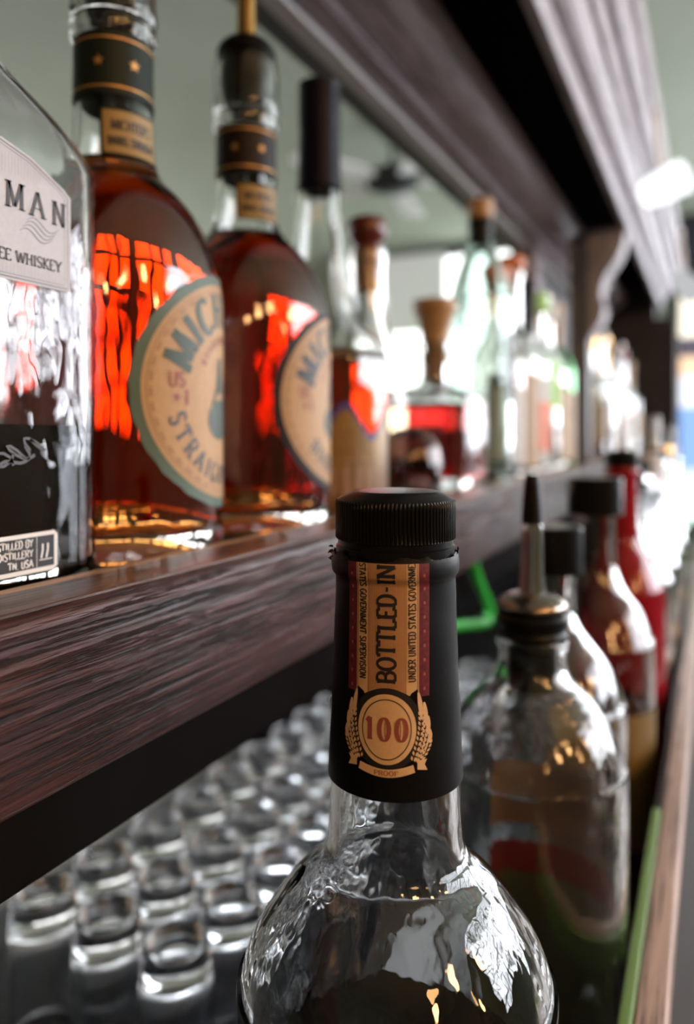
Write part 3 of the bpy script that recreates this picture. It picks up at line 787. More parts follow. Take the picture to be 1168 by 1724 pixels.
# embossed signature scrawl and lower badge
sig = MB()
for k in range(3):
    pts = [(.0120+.006*k+.0042*math.cos(t*.7+k), .0405+.0022*k+.0030*math.sin(t*.7*1.0)+.0004*t) for t in range(10)]
    vv, ff = ribbon(pts, .0009)
    sig.add([(.0281, x, y) for x, y in vv], ff)
pts = [(-.012+.036*t/20, .0368+.006*t/20+.0008*math.sin(t)) for t in range(21)]; vv, ff = ribbon(pts, .0010); sig.add([(.0281, x, y) for x, y in vv], ff)
sig.build('embossed_signature', 'grey_ink', gj)
bd = Art().add(poly_patch([(-.0325, .0068), (.0315, .0068), (.0330, .0080), (.0330, .0180), (.0317, .0193), (-.0325, .0193), (-.0340, .018), (-.0340, .008)]), pm(0)).build('badge', 'white_ink', gj, False)
b = Art().add(poly_patch([(-.0328, .0082), (.0316, .0082), (.0316, .0180), (-.0328, .0180)]), pm(1)); b.build('badge_field', 'ink', bd, False)
b = Art()
for k, s_ in enumerate(('DISTILLED BY', 'DISTILLERY', 'TN. USA')):
    text(b, s_, pm(2), .0024, at=(.0233, .0162-.0031*k), align='r', thin=.12, thick=.2, serif=.12, sx=.85)
for x in (.0270, .0290): b.add(ribbon([(x-.0006, .0110), (x, .0135), (x, .0155)], .0007), pm(2))
b.add(ribbon([(.0247, .0085), (.0247, .0178)], .0002), pm(2)); b.add(ribbon([(.0257, .0105), (.0307, .0105)], .0003), pm(2))
b.build('badge_lettering', 'white_ink', bd)

# ================================================================ THE TWO ROUND-LABEL WHISKEY BOTTLES
def round_label_bottle(label, loc, border, band, liq, level, ink, lower, tilt):
    t = thing('round_label_whiskey_bottle', label, 'bottle', loc)
    P = [(.040, 0), (.0445, .0015), (.0459, .006), (.0459, .02), (.0459, .06), (.0459, .098), (.0452, .112), (.0438, .121), (.0405, .132), (.0350, .1425), (.0280, .1515), (.0215, .1580), (.0185, .1635),
         (.0172, .170), (.0166, .182), (.0162, .200), (.0161, .2155, True), (.0161, .2155), (.0178, .2175), (.0183, .2205), (.0178, .2238), (.0172, .2250), (.0182, .2275), (.0182, .2310), (.0178, .2350), (.0176, .2480), (.0168, .2545), (.0155, .2570)]
    o = bottle_glass(t, P, .0030, .010, .012, level, 'wavy', liq, 96, 7)
    # round paper label
    ang = math.radians(26); zc = .068
    mp = lambda k: cyl_map(o, ang, zc, .0003+.00012*k)
    edge = lambda a: 1+.006*math.sin(23*a)+.004*math.sin(41*a+1)
    lb = Art().add(disc_patch(0, 0, .0530, .0490, 96, 14, edge=edge), mp(0)).build('round_label', border, t)
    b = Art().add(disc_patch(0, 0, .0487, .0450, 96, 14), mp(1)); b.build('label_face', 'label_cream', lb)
    b = Art()
    b.add(disc_patch(0, 0, .0470, .0434, 96, 1, .99), mp(2))
    for k in range(44):
        a = 2*PI*k/44
        b.add(ribbon([(.0450*math.cos(a+d)*1, .0415*math.sin(a+d)) for d in (0, .03, .06, .085)], .0014), mp(2))
    b.build('label_rim_print', 'rim_print', lb)
    b = Art()
    text_arc(b, "MICHTER'S", mp(3), .0140, .0345, 86, sx=.98, thin=.12, thick=.25, serif=.12, track=.20)
    b.build('name_lettering', ink, lb)
    b = Art()
    text_arc(b, lower, mp(3),   .0078, .0355, 258, sx=.88, thin=.10, thick=.20, serif=.15, track=.30, inside=True)
    b.build('lower_lettering', 'grey_ink', lb)
    b = Art()
    text(b, 'US', mp(3), .0058, at=(-.0340, .0035), thin=.12, thick=.2, serif=.12)
    b.add(star(-.0340, -.0035, .0022), mp(3)); text(b, '1', mp(3), .0058, at=(-.0292, -.0035), thin=.12, thick=.24, serif=.16)
    for k in range(14):
        a = math.radians(150-9*k); c_, d_ = math.cos(a), math.sin(a)
        b.add(ribbon([((.0205+.0016*q)*c_, (.0205+.0016*q)*d_) for q in range(3)], .0011 if k % 3 else .0018), mp(3))
    b.build('red_lettering', 'rose_ink', lb)
    b = Art()                        # little pot still
    b.add(disc_patch(-.004, -.012, .0120, .0085, 28, 4), mp(3))
    b.add(poly_patch([(-.0135, -.008), (.0055, -.008), (.001, .002), (-.003, .014), (-.006, .014), (-.0085, .002)]), mp(3.2))
    b.build('pot_still_print', 'green_ink', lb)
    # neck band with two stars, neck label
    va = math.atan2(-loc[1], -loc[0])
    bd_ = Art().add(rect_patch(-PI*.0167, PI*.0167, .1895-.2022, .2155-.2022, 48, 3), cyl_map(o, va, .2022, .0005)).build('neck_band', band, t)
    b = Art()
    for s_ in (-1, 1): b.add(star(s_*.0075+.0012, .0004, .0026), cyl_map(o, va, .2022, .0008))
    b.add(rect_patch(-PI*.0167, PI*.0167, .0098, .0106, 48, 1), cyl_map(o, va, .2022, .0007)); b.add(rect_patch(-PI*.0167, PI*.0167, -.0102, -.0094, 48, 1), cyl_map(o, va, .2022, .0007))
    b.build('star', 'gold_ink', bd_)
    nm = lambda k: cyl_map(o, va+math.radians(26), .1735, .0004+.00012*k)
    nl = Art().add(rect_patch(-.0135, .0135, -.0100, .0100, 16, 8), nm(0)).build('neck_label', band, t)
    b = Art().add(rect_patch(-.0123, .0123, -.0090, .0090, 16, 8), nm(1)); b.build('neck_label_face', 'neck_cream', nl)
    b = Art()
    text(b, "MICHTER'S", nm(2), .0042, at=(0, .0030), length=.018, thin=.1, thick=.2); text(b, 'BARREL STRENGTH', nm(2), .0036, at=(0, -.0038), length=.021, thin=.1, thick=.2)
    b.build('neck_lettering', 'ink', nl)
    # pourer: black rubber plug in the mouth, black collar dome, gilt spout
    pr = lathe_part('pour_spout', [(0, .2320), (.0125, .2320, True), (.0125, .2320), (.0140, .2400), (.0145, .2560), (.0160, .2572, True), (.0160, .2572), (.0165, .2585), (.0150, .2625), (.0110, .2660), (.0070, .2672), (0, .2675)], 'black_rubber', t)
    lathe_part('spout_tube', [(0, .2670), (.0062, .2670, True), (.0062, .2670), (.0055, .272), (.0050, .290), (.0046, .318), (.0040, .3200), (0, .3200)], 'brass', pr)
    return t
round_label_bottle('amber whiskey bottle with green-bordered round label and green star band, beside the silver label bottle', (-.2310, .2407, SH), 'green_border', 'green_band', 'whiskey', .1640, 'green_ink', 'STRAIGHT RYE', 0)
round_label_bottle('amber whiskey bottle with dark brown-bordered round label, its black pourer topped by a gilt spout', (-.2310, .3415, SH), 'brown_band', 'brown_band', 'bourbon', .1570, 'ink', 'BOURBON', 0)

# ================================================================ OTHER SHELF BOTTLES
def plain(name, label, loc, P, wall=.003, base=.008, level=None, mat='clear', liq='whiskey', n=64, group=None):
    t = thing(name, label, 'bottle', loc, group)
    o = bottle_glass(t, P, wall, base, .006, level, mat, liq, n, 6)
    return t, o

# cognac bottle with navy foil
t, o = plain('cognac_bottle', 'flared cognac bottle with tall navy foil capsule and gold label with wavy blue edge', (-.2360, .4355, SH),
    [(.041, 0), (.0445, .0015), (.0458, .006), (.0460, .03), (.0460, .090), (.0452, .100), (.0420, .109), (.0340, .1185), (.0265, .1290), (.0212, .1450), (.0182, .1640), (.0160, .1850), (.0145, .2100), (.0135, .2350), (.0132, .2600), (.0120, .2620)], level=.103, liq='cognac')
lathe_part('foil_capsule', [(.0153, .2120), (.0150, .2150), (.0140, .2350), (.0136, .2550, True), (.0136, .2550), (.0140, .2560), (.0140, .2800), (.0130, .2830), (0, .2832)], 'navy', t)
va = math.atan2(-.431, .231)
mp = lambda k: cyl_map(o, va+math.radians(18), .030, .0003+.00015*k)
def wavy(x, hi): return hi+.010*math.cos((x-.002)/.0200*PI)
def wav_patch(x0, x1, y0, hi):
    nx = 40; v = []; f = []
    for j in range(5):
        for i in range(nx+1):
            x = x0+(x1-x0)*i/nx; tp = wavy(x, hi); v.append((x, y0+(tp-y0)*j/4))
    for j in range(4):
        for i in range(nx): f.append((j*(nx+1)+i, j*(nx+1)+i+1, (j+1)*(nx+1)+i+1, (j+1)*(nx+1)+i))
    return v, f
lb = Art().add(wav_patch(-.046, .046, -.030, .030), mp(0)).build('gold_label', 'blue_edge', t)
b = Art().add(wav_patch(-.045, .045, -.029, .0255), mp(1)); b.build('gold_label_face', 'gold_paper', lb)
b = Art(); 
for k in range(9): b.add(rect_patch(-.036+k*.009, -.031+k*.009, -.018, .0005, 2, 1), mp(2))
for y in (-.022, .004): b.add(rect_patch(-.042, .042, y, y+.0010, 24, 1), mp(2))
b.build('label_print', 'brown_label', lb)
m = cyl_map(o, math.radians(15), .1125, .0003)
Art().add(disc_patch(0, 0, .011, .006, 28, 4), m).build('shoulder_reflection', 'brown_label', t)  # brown ellipse paints a dark reflection onto the shoulder

# clear bottle with red-brown mushroom stopper
t, o = plain('mushroom_stopper_bottle', 'clear slim bottle with red-brown mushroom stopper behind the navy foil bottle', (-.2640, .573, SH),
    [(.028, 0), (.0325, .002), (.034, .008), (.034, .09), (.0325, .105), (.0270, .122), (.0210, .136), (.0175, .150), (.0160, .170), (.0155, .190), (.0165, .196), (.0165, .204), (.015, .206)], level=.072, liq='pale_liquor')
st = lathe_part('stopper', [(0, .2065), (.0110, .2065, True), (.0110, .2065), (.0125, .2120), (.0165, .2190), (.0170, .2270), (.0155, .2325), (.009, .2345), (0, .2350)], 'red_wood', t)
lathe_part('cork_plug', [(0, .175), (.0098, .175, True), (.0098, .175), (.0105, .2064), (0, .2064)], 'cork', st)

# square decanter of red liquor with a wide wooden stopper
t = thing('square_decanter', 'squat square decanter of red liquor with flared pale wooden stopper', 'decanter', (-.2310, .651, SH))
def sq(hx, r, z): return rrect(hx, hx, r, z, 8)
os_ = [(.038, .008, 0), (.0395, .010, .0015), (.0405, .011, .005), (.0405, .011, .045), (.0405, .011, .078), (.0398, .0115, .0835), (.0370, .012, .0880), (.0300, .0125, .0905), (.0200, .0128, .0925), (.0140, .0130, .0955), (.0125, .0125, .100), (.0125, .0125, .125), (.0150, .0150, .128), (.0150, .0150, .134)]
ring_o = [sq(*s_) for s_ in os_]
ring_i = [sq(max(.0095, a-.0035), max(.004, b_-.003), max(.012, z-(.003 if .08 < z < .096 else 0))) for a, b_, z in os_ if z == 0 or z > .01]
v, f = rings_mesh(ring_o, cap1=False); v2, f2 = rings_mesh(ring_i, True, cap1=False); nb = len(v); no = len(ring_o[0])
f += [tuple(i+nb for i in q) for q in f2]; ot = (len(ring_o)-1)*no; it = nb+(len(ring_i)-1)*no
f += [(ot+k, ot+(k+1) % no, it+(k+1) % no, it+k) for k in range(no)]
obj('glass_body', v+v2, f, 'flint', t, angle=40)
v, f = rings_mesh([sq(.0372, .0082, .0118), sq(.0372, .0082, .05), sq(.0372, .0082, .0775)]); obj('liquor', v, f, 'ruby', t, angle=40)
st = lathe_part('stopper', [(0, .1345), (.0125, .1345, True), (.0125, .1345), (.0130, .1420), (.0165, .1560), (.0200, .1650), (.0205, .1715), (.0190, .1735), (0, .1740)], 'oak', t)
lathe_part('cork_plug', [(0, .1010), (.0088, .1010, True), (.0088, .1010), (.0092, .1344), (0, .1344)], 'cork', st)

# upturned rounded glass in front of the decanter
t = thing('stemless_glass', 'small rounded dark glass dome sitting in front of the square decanter', 'glass', (-.2110, .536, SH))
v, f = lathe(smooth_prof([(.0215, 0), (.0240, .004), (.0252, .016), (.0250, .028), (.0225, .041), (.0165, .050), (.0085, .0545), (0, .0555, True), ], 6)
             + list(reversed(smooth_prof([(.0195, .0), (.0220, .005), (.0232, .016), (.0230, .028), (.0205, .0395), (.0150, .0475), (.0075, .0515), (0, .0525)], 6))) + [(.0215, 0)], 56)
obj('glass_body', v, f, 'dark_glass', t)
lathe_part('rim_ring', [(.0197, .0002), (.0255, .0002, True), (.0255, .0002), (.0262, .002), (.0255, .0040)], 'dark_glass', t)

# tall pale mint bottle with cork
t, o = plain('mint_bottle', 'tall pale mint glass bottle with conical shoulders and a cork', (-.2310, .800, SH),
    [(.030, 0), (.0345, .002), (.0355, .008), (.0355, .180), (.0345, .195), (.0300, .214), (.0220, .238), (.0155, .256), (.0130, .265), (.0125, .270), (.0125, .285), (.012, .287)], mat='mint')
lathe_part('neck_wrap', [(.0134, .262), (.0129, .270), (.0129, .2872), (0, .2873)], 'black_rubber', t)
lathe_part('cork', [(0, .2876), (.0130, .2876, True), (.0130, .2876), (.0142, .290), (.0142, .305), (.0130, .3085), (0, .3090)], 'oak', t)
wrap_label(t, o, 'black_label', math.radians(8), .55, .085, .160)

# the blurred run of bottles beyond
def std_pts(R, H, sh, neck):
    """straight body to sh, rounded shoulder, straight neck"""
    return [(R*.86, 0), (R*.97, .0015), (R, .006), (R, sh*.5), (R, sh*.93), (R*.96, sh), (R*.78, sh+R*.45), (R*.55, sh+R*.75), (neck*1.12, sh+R*1.1), (neck, sh+R*1.5), (neck, H-.012), (neck*1.15, H-.010), (neck*1.15, H-.002), (neck*.9, H)]
def simple_bottle(name, label, loc, R, H, sh, neck, mat, liq, level, lab, capm, capstyle='cap', lab_z=(.25, .75), lab2=None, group=None, half=1.2, face=None):
    t = thing(name, label, 'bottle', loc, group)
    o = bottle_glass(t, std_pts(R, H, sh, neck), .0028, .007, .005, level, mat, liq, 40, 4)
    va = face if face is not None else math.atan2(-loc[1], -loc[0])+math.radians(30)
    if lab: wrap_label(t, o, lab, va, half, sh*lab_z[0], sh*lab_z[1])
    if lab2: wrap_label(t, o, lab2, va, half*.8, sh*(lab_z[0]+.12), sh*(lab_z[1]-.22), 'label_panel', .0006)
    n2 = neck*1.2
    if capstyle == 'cap':
        lathe_part('cap', [(0, H+.0003), (n2+.001, H+.0003), (n2+.001, H-.020), (n2+.0022, H-.020), (n2+.0022, H+.006), (n2+.001, H+.0075), (0, H+.0078)][2:], capm, t, 32, raw=True)
    elif capstyle == 'capsule':
        lathe_part('capsule', [(neck+.0012, H-.070), (neck+.0012, H-.014), (n2+.0010, H-.010), (n2+.0010, H+.004), (n2, H+.006), (0, H+.0065)], capm, t, 32, raw=True)
    elif capstyle == 'stopper':
        s_ = lathe_part('stopper', [(0, H+.0006), (neck*1.15, H+.0006), (neck*1.35, H+.006), (neck*1.35, H+.016), (neck*1.2, H+.019), (0, H+.0195)], capm, t, 32, raw=True)
        lathe_part('cork_plug', [(0, H-.022), (neck-.0034, H-.022), (neck-.0031, H), (0, H)], 'cork', s_, 32, raw=True)
    elif capstyle == 'pourer':
        s_ = lathe_part('pour_spout', [(0, H-.020), (neck-.0033, H-.020), (neck-.0031, H+.0006), (neck*1.2, H+.0008), (neck*1.25, H+.010), (neck*.9, H+.014), (0, H+.0145)], capm, t, 32, raw=True)
        lathe_part('spout_tube', [(0, H+.014), (.0055, H+.014), (.0045, H+.030), (.0036, H+.060), (0, H+.060)], 'chrome', s_, 24, raw=True)
    return t

XS = -.2360
simple_bottle('liquor_bottle', 'clear bottle with white label standing just beyond the mint glass bottle', (XS, .888, SH), .033, .235, .140, .013, 'smoke', 'dark_liquor', .05, 'white_label', 'orange_stop', 'stopper', (.10, .75), half=.9)
simple_bottle('liquor_bottle', 'clear slim bottle with orange stopper and cream label, second beyond the mint bottle', (XS, .962, SH), .034, .262, .150, .013, 'clear', 'pale_liquor', .07, 'beige', 'orange_stop', 'stopper', (.06, .85), half=1.5)
simple_bottle('liquor_bottle', 'clear bottle with dark brown capsule and coral panel on a white label', (XS, 1.036, SH), .034, .258, .150, .0135, 'clear', None, None, 'white_label', 'brown_band', 'capsule', (.06, .85), 'coral_label', half=1.5)
simple_bottle('liquor_bottle', 'pale bottle with lime green shoulder label and lime cap on the upper shelf', (XS, 1.110, SH), .034, .250, .160, .0135, 'clear', 'pale_liquor', .06, 'lime_label', 'lime_label', 'cap', (.55, .98), half=1.5)
simple_bottle('liquor_bottle', 'bottle wrapped in a tall beige label, second before the grey column', (XS-.004, 1.190, SH), .034, .248, .150, .0135, 'clear', None, None, 'beige', 'white_label', 'cap', (.06, .85), half=1.5)
simple_bottle('liquor_bottle', 'green glass bottle with pale label and beige cap just before the grey column', (XS-.004, 1.270, SH), .034, .262, .160, .013, 'green_glass', None, None, 'beige', 'beige', 'capsule', (.05, .75), half=1.6)
simple_bottle('liquor_bottle', 'tall clear bottle with black pourer and white label beside the grey column', (XS-.030, 1.352, SH), .034, .240, .150, .0135, 'clear', None, None, 'white_label', 'black_rubber', 'pourer', (.08, .75), half=1.5)
more = [('amber bottle with gold label near the far end of the upper shelf', 'clear', 'pale_liquor', .14, 'mustard', 'brass', 'cap'),
        ('clear bottle with red-orange liquor at the far end of the upper shelf', 'clear', 'bourbon', .06, None, 'white_label', 'stopper'),
        ('clear bottle with gold capsule and white label far along the upper shelf', 'clear', 'pale_liquor', .12, 'white_label', 'brass', 'capsule'),
        ('dark bottle with black capsule far along the upper shelf', 'smoke', 'dark_liquor', .12, 'brown_label', 'black_plastic', 'capsule'),
        ('plain clear bottle with white cap far along the upper shelf', 'clear', None, None, 'white_label', 'white_label', 'cap'),
        ('clear bottle with red cap and coral label far along the upper shelf', 'clear', None, None, 'coral_label', 'red_label', 'cap'),
        ('amber bottle with chrome pourer, last but one on the upper shelf', 'clear', 'whiskey', .10, 'beige', 'black_rubber', 'pourer'),
        ('clear bottle with beige label, last on the upper shelf', 'clear', 'pale_liquor', .09, 'beige', 'beige', 'capsule')]
for k, (lb_, gm, lq, lev, lab, cm, cs) in enumerate(more):
    simple_bottle('liquor_bottle', lb_, (-.222+.006*(k % 2), 1.530+.100*k, SH), .036, .235+.012*(k % 3), .145, .014, gm, lq, lev, lab, cm, cs)

# ================================================================ LOWER ROW ON THE COUNTER
# clear bottle with steel pourer
f2 = thing('pourer_bottle', 'round-shouldered clear bottle with chrome pour spout and black stopper behind the capped bottle', 'bottle', (-.0759, .3485, CT))
P = [(.036, 0), (.0405, .002), (.0423, .008), (.0423, .05), (.0423, .15), (.0423, Z(-.160)), (.0415, Z(-.150)), (.0390, Z(-.141)), (.0340, Z(-.131)), (.0270, Z(-.1225)), (.0200, Z(-.1165)), (.0165, Z(-.1110)), (.0152, Z(-.106)), (.0150, Z(-.100), True), (.0150, Z(-.100)), (.0162, Z(-.0985)), (.0162, Z(-.0955)), (.0140, Z(-.0945))]
o2 = bottle_glass(f2, P, .0028, .008, .008, .055, 'rippled', 'pale_liquor', 96, 7)
wrap_label(f2, o2, 'olive', math.atan2(-.3485, .0759)+math.radians(158), .95, .03, Z(-.228), 'back_label')
wrap_label(f2, o2, 'red_label', math.atan2(-.3485, .0759)+math.radians(158), .95, Z(-.228), Z(-.212), 'back_label_band')
wrap_label(f2, o2, 'brown_label', math.atan2(-.3485, .0759)+math.radians(170), .72, Z(-.203), Z(-.172), 'back_refraction_patch')  # brown patch paints another bottle's liquor as refracted in this glass
st = lathe_part('pour_spout', [(0, Z(-.118)), (.0110, Z(-.118)), (.0115, Z(-.0944)), (.0158, Z(-.0942)), (.0162, Z(-.0925)), (.0152, Z(-.0905)), (.0162, Z(-.0885)), (.0165, Z(-.0850)), (.0150, Z(-.0832)), (.0150, Z(-.0815)), (0, Z(-.0812))], 'black_rubber', f2, 48, raw=True)
sp = lathe_part('flange', [(.0150, Z(-.0815), True), (.0158, Z(-.0805)), (.0158, Z(-.0790)), (.0140, Z(-.0765)), (.0100, Z(-.0745)), (.0062, Z(-.0735)), (.0056, Z(-.0720))], 'steel_dark', f2)
lathe_part('spout_tube', [(.0060, Z(-.0740)), (.0056, Z(-.0700)), (.0050, Z(-.060)), (.0045, Z(-.040)), (0, Z(-.0399))], 'chrome', sp)
lathe_part('spout_tip', [(.0050, Z(-.0420)), (.0048, Z(-.0400)), (.0042, Z(-.030)), (.0032, Z(-.0200)), (.0022, Z(-.0190)), (0, Z(-.0189))], 'black_rubber', sp)

simple_bottle('liquor_bottle', 'empty clear round-shouldered bottle with black cap close behind the chrome pourer bottle', (-.0850, .4500, CT), .0410, .308, .215, .0120, 'rippled', None, None, 'brown_label', 'black_plastic', 'cap', (.40, .75), half=.9, face=math.radians(60))
simple_bottle('liquor_bottle', 'dark reddish bottle with a large black cap and mustard label on the lower counter row', (-.0800, .5840, CT), .0420, .330, .220, .0150, 'smoke', 'dark_liquor', .17, 'mustard', 'black_plastic', 'cap', (.35, .78))
t = thing('red_bottle', 'opaque crimson bottle in the lower row, past the black capped dark bottle', 'bottle', (-.0740, .7100, CT))
v, f = lathe([(0, 0)]+smooth_prof([(.0335, 0), (.0365, .003), (.0370, .01), (.0370, .215), (.0350, .230), (.0260, .253), (.0165, .271), (.0140, .285), (.0138, .330), (.015, .332), (.015, .339), (.010, .341), (0, .341)], 6), 56)
obj('glass_body', v, f, 'crimson', t)
lathe_part('pour_spout', [(0, .3412), (.0150, .3412), (.0155, .351), (.010, .356), (0, .3562)], 'black_rubber', t, 32, raw=True)
lathe_part('spout_tube', [(.0055, .3550), (.0045, .375), (.0036, .405), (0, .4051)], 'chrome', t, 24, raw=True)
low = [('clear bottle with chrome pourer next past the crimson bottle', 'clear', None, None, 'white_label', 'black_rubber', 'pourer', .305),
       ('clear bottle with white cap and beige label in the blurred lower row', 'clear', 'pale_liquor', .10, 'beige', 'white_label', 'cap', .315),
       ('bottle with red cap and pale label in the blurred lower row', 'clear', None, None, 'white_label', 'red_label', 'cap', .300),
       ('amber bottle with black pourer in the blurred lower row', 'clear', 'whiskey', .12, 'beige', 'black_rubber', 'pourer', .310),
       ('clear bottle with gold capsule in the blurred lower row', 'clear', None, None, 'white_label', 'brass', 'capsule', .320),
       ('green glass bottle in the blurred lower row', 'green_glass', None, None, 'white_label', 'white_label', 'cap', .305),
       ('clear bottle with white capsule far down the lower row', 'clear', None, None, 'beige', 'white_label', 'capsule', .315),
       ('clear bottle with chrome spout, last visible in the lower row', 'clear', 'pale_liquor', .08, 'white_label', 'black_rubber', 'pourer', .300)]
for k, (lb_, gm, lq, lev, lab, cm, cs, H) in enumerate(low):
    simple_bottle('liquor_bottle', lb_, (-.0735+.002*(k % 2), .815+.105*k, CT),   .0370, H+.025, .225, .0140, gm, lq, lev, lab, cm, cs, (.2, .7))

# green hose loop hanging under the shelf
def tube(pts, r, n=14):
    v = []; f = []
    up = Vector((0, 0, 1))
    for i, p in enumerate(pts):
        p = Vector(p); t_ = (Vector(pts[min(len(pts)-1, i+1)])-Vector(pts[max(0, i-1)])).normalized()
        a = t_.cross(Vector((.3, 1, .2))).normalized(); b_ = t_.cross(a)
        for k in range(n): v.append(p+a*r*math.cos(2*PI*k/n)+b_*r*math.sin(2*PI*k/n))
    for i in range(len(pts)-1):
        for k in range(n): f.append((i*n+k, i*n+(k+1) % n, (i+1)*n+(k+1) % n, (i+1)*n+k))
    f += [tuple(range(n-1, -1, -1)), tuple(range((len(pts)-1)*n, len(pts)*n))]
    return v, f
def cr3(P, seg=8):
    q = [tuple(2*a-b for a, b in zip(P[0], P[1]))]+P+[tuple(2*a-b for a, b in zip(P[-1], P[-2]))]; out = []
    for i in range(1, len(q)-2):
        for k in range(seg):
            t = k/seg; out.append(tuple(.5*(2*q[i][j]+(-q[i-1][j]+q[i+1][j])*t+(2*q[i-1][j]-5*q[i][j]+4*q[i+1][j]-q[i+2][j])*t*t+(-q[i-1][j]+3*q[i][j]-3*q[i+1][j]+q[i+2][j])*t**3) for j in range(3)))
    return out+[P[-1]]
hp = [(-.1675, .560, -.0966), (-.1675, .568, -.110), (-.1675, .592, -.132), (-.1675, .608, -.146), (-.1675, .604, -.154), (-.1675, .588, -.154), (-.1675, .540, -.1440), (-.1675, .480, -.132), (-.1675, .400, -.118)]
v, f = tube(cr3(hp), .0042)
tag(obj('hose', v, f, 'green_plastic'), 'bright green hose bent in a hook beneath the wooden shelf', 'hose')

# ================================================================ SHOT GLASSES (upturned, in rows on the mat)
prof = smooth_prof([(.0200, 0), (.0212, .0008), (.0213, .004), (.0207, .020), (.0198, .040), (.0192, .0535), (.0190, .0580), (.0180, .0608), (.0163, .0618), (.0147, .0606), (.0135, .0575), (.0110, .0555), (0, .0550)], 5)
cav = smooth_prof([(.0200, 0), (.0188, .001), (.0182, .020), (.0172, .034), (.0140, .0405), (.0070, .0425), (0, .0430)], 5)
H_ = .0270
prof = [(r, z if z < .01 else z+H_) for r, z in prof]; cav = [(r, z if z < .01 else z+H_) for r, z in cav]
v, f = lathe(list(prof)+list(reversed(cav)), 44)
g0 = obj('shot_glass', v, f, 'etched')
ORD = ['first', 'second', 'third', 'fourth', 'fifth', 'sixth', 'seventh', 'eighth', 'ninth', 'tenth', 'eleventh', 'twelfth', 'thirteenth', 'fourteenth']
sc_, ss_ = math.cos(YAW), math.sin(YAW)
first = True
for k in range(13):
    vis = []
    for j in range(-1, 3):
        x = -.365+.0505*j+min(k, 2)*.0045+random.uniform(-.0012, .0012); y = .323+.0458*k+random.uniform(-.0015, .0015)
        d = -x*ss_+y*sc_; lat = x*sc_+y*ss_
        u = 584+1245*lat/d; vt = 731+1245*.283/d
        if u > -35 and vt > 1514-.652*u-10: vis.append((x, y))
    for i, (x, y) in enumerate(vis):
        o = g0 if first else g0.copy()
        if not first: COL.objects.link(o)
        first = False
        o.location = (x, y, CT+.004)
        row = 'nearest row' if k == 0 else '%s row back' % ORD[k]
        tag(o, 'upturned clear shot glass, %s from left in the %s on the mat' % (ORD[i], row), 'shot glass', 'upturned shot glasses on the mat')

# ================================================================ ROOM BEYOND
fan = thing('ceiling_fan', 'black ceiling fan hanging from the pale green ceiling', 'fan', (-1.61, 3.83, ZC))
def lz(name, pts, mat, root): return lathe_part(name, pts, mat, root, 32, raw=True)
lz('ceiling_canopy', [(0, -.10), (.05, -.10), (.09, -.05), (.10, 0), (0, 0)], 'black_metal', fan)
lz('down_rod', [(0, -.26), (.014, -.26), (.014, -.09), (0, -.09)], 'black_metal', fan)
lz('motor', [(0, -.40), (.08, -.39), (.15, -.36), (.15, -.30), (.09, -.26), (0, -.25)], 'black_metal', fan)
for k in range(5):
    a = 2*PI*k/5+.5; ca, sa = math.cos(a), math.sin(a)
    m = MB(); P_ = [(.14, -.03), (.24, -.06), (.62, -.075), (.66, -.05), (.66, .05), (.62, .075), (.24, .06), (.14, .03)]
    for z in (-.345, -.335): m.v += [(x*ca-y*sa, x*sa+y*ca, z+y*.15) for x, y in P_]
    n = len(P_); m.f = [tuple(range(n-1, -1, -1)), tuple(range(n, 2*n))]+[(i, (i+1) % n, n+(i+1) % n, n+i) for i in range(n)]; m.m = [0]*len(m.f)
    m.build('blade', 'white_paint', fan)
tag(MB().box(-2.93, -2.18, Y1-.09, Y1-.075, .95, 1.66).build('roller_blind', 'blind'), 'white roller blind covering part of the far bright window', 'blind')
def plant(loc, label, n, r, h):
    t = thing('potted_plant', label, 'plant', loc)
    lathe_part('pot', [(0, 0), (.13, 0), (.17, .30), (.18, .33), (.15, .33), (.14, .30), (0, .30)], 'pot', t, 32, raw=True)
    m = MB()
    for k in range(n):
        a = random.uniform(0, 2*PI); rr = r*random.random()**.5; z = .35+h*random.random()
        c = Vector((rr*math.cos(a), rr*math.sin(a), z)); d_ = Vector((math.cos(a), math.sin(a), random.uniform(-.6, .6))).normalized()
        s_ = d_.cross(Vector((0, 0, 1))).normalized(); up = s_.cross(d_); L_ = random.uniform(.10, .18)
        m.add([c, c+d_*L_*.5+s_*L_*.2+up*.01, c+d_*L_, c+d_*L_*.5-s_*L_*.2+up*.01], [(0, 1, 2, 3)])
    m.build('foliage', LEAF, t)
    lathe_part('stem', [(.02, .28), (.015, .35+h*.5), (.006, .35+h), (0, .35+h)], 'pot', t, 12, raw=True)
LEAF, nt, b_ = new_mat('lit_leaf')
b_.inputs['Base Color'].default_value = (.20, .52, .07, 1)
tr = nt.nodes.new('ShaderNodeBsdfTranslucent'); tr.inputs[0].default_value = (.35, .85, .12, 1)
mxs = nt.nodes.new('ShaderNodeMixShader'); mxs.inputs[0].default_value = .6
nt.links.new(b_.outputs[0], mxs.inputs[1]); nt.links.new(tr.outputs[0], mxs.inputs[2]); nt.links.new(mxs.outputs[0], nt.nodes['Material Output'].inputs['Surface'])
plant((-2.55, 5.80, ZF), 'bushy green plant standing before the far bright window', 260, .30, 1.85)
plant((-1.42, 5.75, ZF), 'second green plant beside the far window, nearer the back bar post', 220, .28, 1.75)

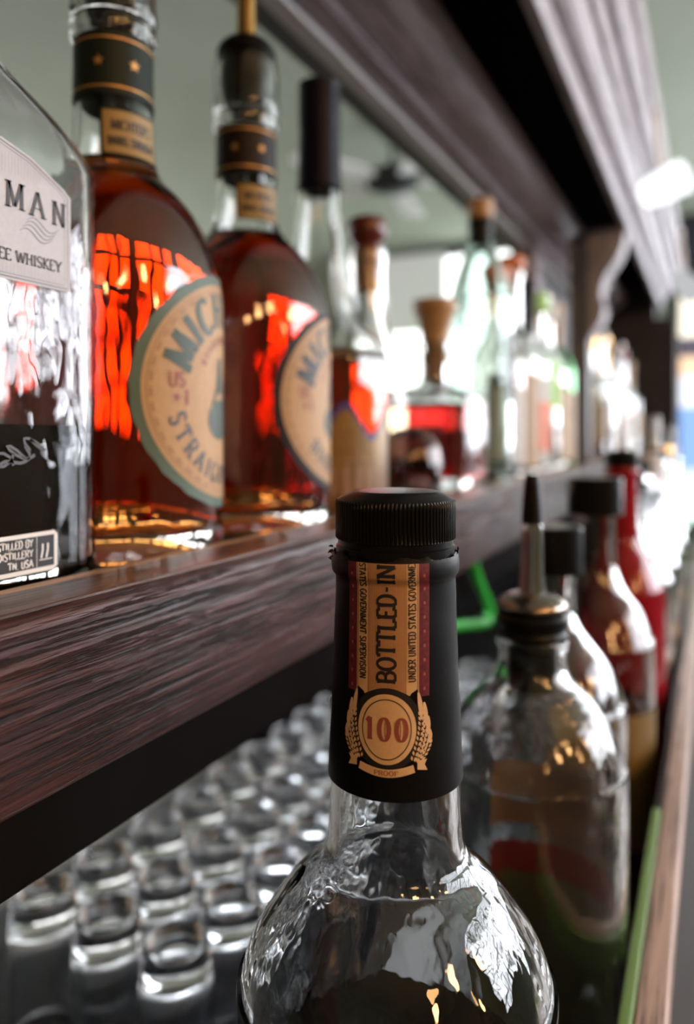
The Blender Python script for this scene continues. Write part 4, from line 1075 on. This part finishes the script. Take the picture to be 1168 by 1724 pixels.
# warm pendant bulbs over the bar side of the room (seen as orange glints in the glass)
def bulb(loc, label):
    t = thing('pendant_lamp', label, 'lamp', loc)
    v, f = lathe(smooth_prof([(0, -.095), (.030, -.088), (.053, -.064), (.060, -.034), (.051, -.003), (.031, .018), (.015, .025), (0, .026)], 5), 24); obj('light_bulb', v, f, 'bulb', t)
    lz('socket', [(0, .0262), (.016, .0262), (.018, .06), (.008, .08), (0, .08)], 'black_metal', t)
    lz('cord', [(0, .079), (.004, .079), (.004, ZC-loc[2]), (0, ZC-loc[2])], 'black_metal', t)
PB = [(.95, -.55, .62), (1.10, -.15, .66), (.80, -1.2, .55), (1.65, .55, .72), (1.45, -1.0, .78), (2.0, .1, .6)]
for k, p in enumerate(PB): bulb(p, '%s warm globe pendant over the bar, behind the camera' % ORD[k])

# white clip-on spotlights on the cornice, backlit board far off
def spot(loc, label, aim, glow):
    t = thing('spotlight', label, 'spotlight', loc)
    d_ = Vector(aim).normalized(); q = d_.to_track_quat('Z', 'Y').to_matrix()
    pr = smooth_prof([(0, -.030), (.012, -.029), (.019, -.020), (.022, 0), (.024, .030), (.024, .032, True), (.022, .032), (.020, .005), (0, .004)], 5)
    v, f = lathe(pr, 32); obj('shade', [q @ Vector(p) for p in v], f, glow, t)
    v, f = lathe([(0, .026), (.019, .026), (.019, .024), (0, .024)][::-1], 32); obj('lens', [q @ Vector(p) for p in v], f, 'spot_glow', t)
    v, f = tube([(0, 0, .018), (-.004, 0, .05), (-.006, 0, .08), (-.008, 0, .11)], .004); obj('stalk', v, f, 'white_paint', t)
spot((-.064, 1.12, .345), 'bright white spotlight hanging off the front of the cornice', (.8, .2, .38), 'lit_shade')
spot((-.050, 1.62, .300), 'dimmer white spotlight further along the cornice', (.4, .6, -.4), 'dim_shade')
bdr = thing('backlit_board', 'backlit board of cream, grey, orange, white and blue bands at the right edge', 'sign', (.075, 4.2, .35))
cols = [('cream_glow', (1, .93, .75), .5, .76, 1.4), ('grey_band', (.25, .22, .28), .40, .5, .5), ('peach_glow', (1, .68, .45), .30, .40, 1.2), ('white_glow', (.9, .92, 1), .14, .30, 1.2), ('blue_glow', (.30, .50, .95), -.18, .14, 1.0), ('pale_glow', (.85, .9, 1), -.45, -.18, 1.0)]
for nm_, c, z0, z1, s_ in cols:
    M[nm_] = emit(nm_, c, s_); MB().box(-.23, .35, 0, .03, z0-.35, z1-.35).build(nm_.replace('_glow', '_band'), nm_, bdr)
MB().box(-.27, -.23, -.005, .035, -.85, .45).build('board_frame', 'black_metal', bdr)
scr = thing('folding_screen', 'tall dark navy screen standing behind the backlit board at the right edge', 'screen', (.10, 4.5, ZF))
MB().box(-.29, .40, 0, .03, .08, 2.52).build('panel', 'navy_cloth', scr)
m = MB().box(-.31, -.29, -.01, .04, 0, 2.56).box(.40, .42, -.01, .04, 0, 2.56).box(-.29, .40, -.01, .04, 2.52, 2.56).box(-.29, .40, -.01, .04, .05, .08)
m.build('frame', 'black_metal', scr)
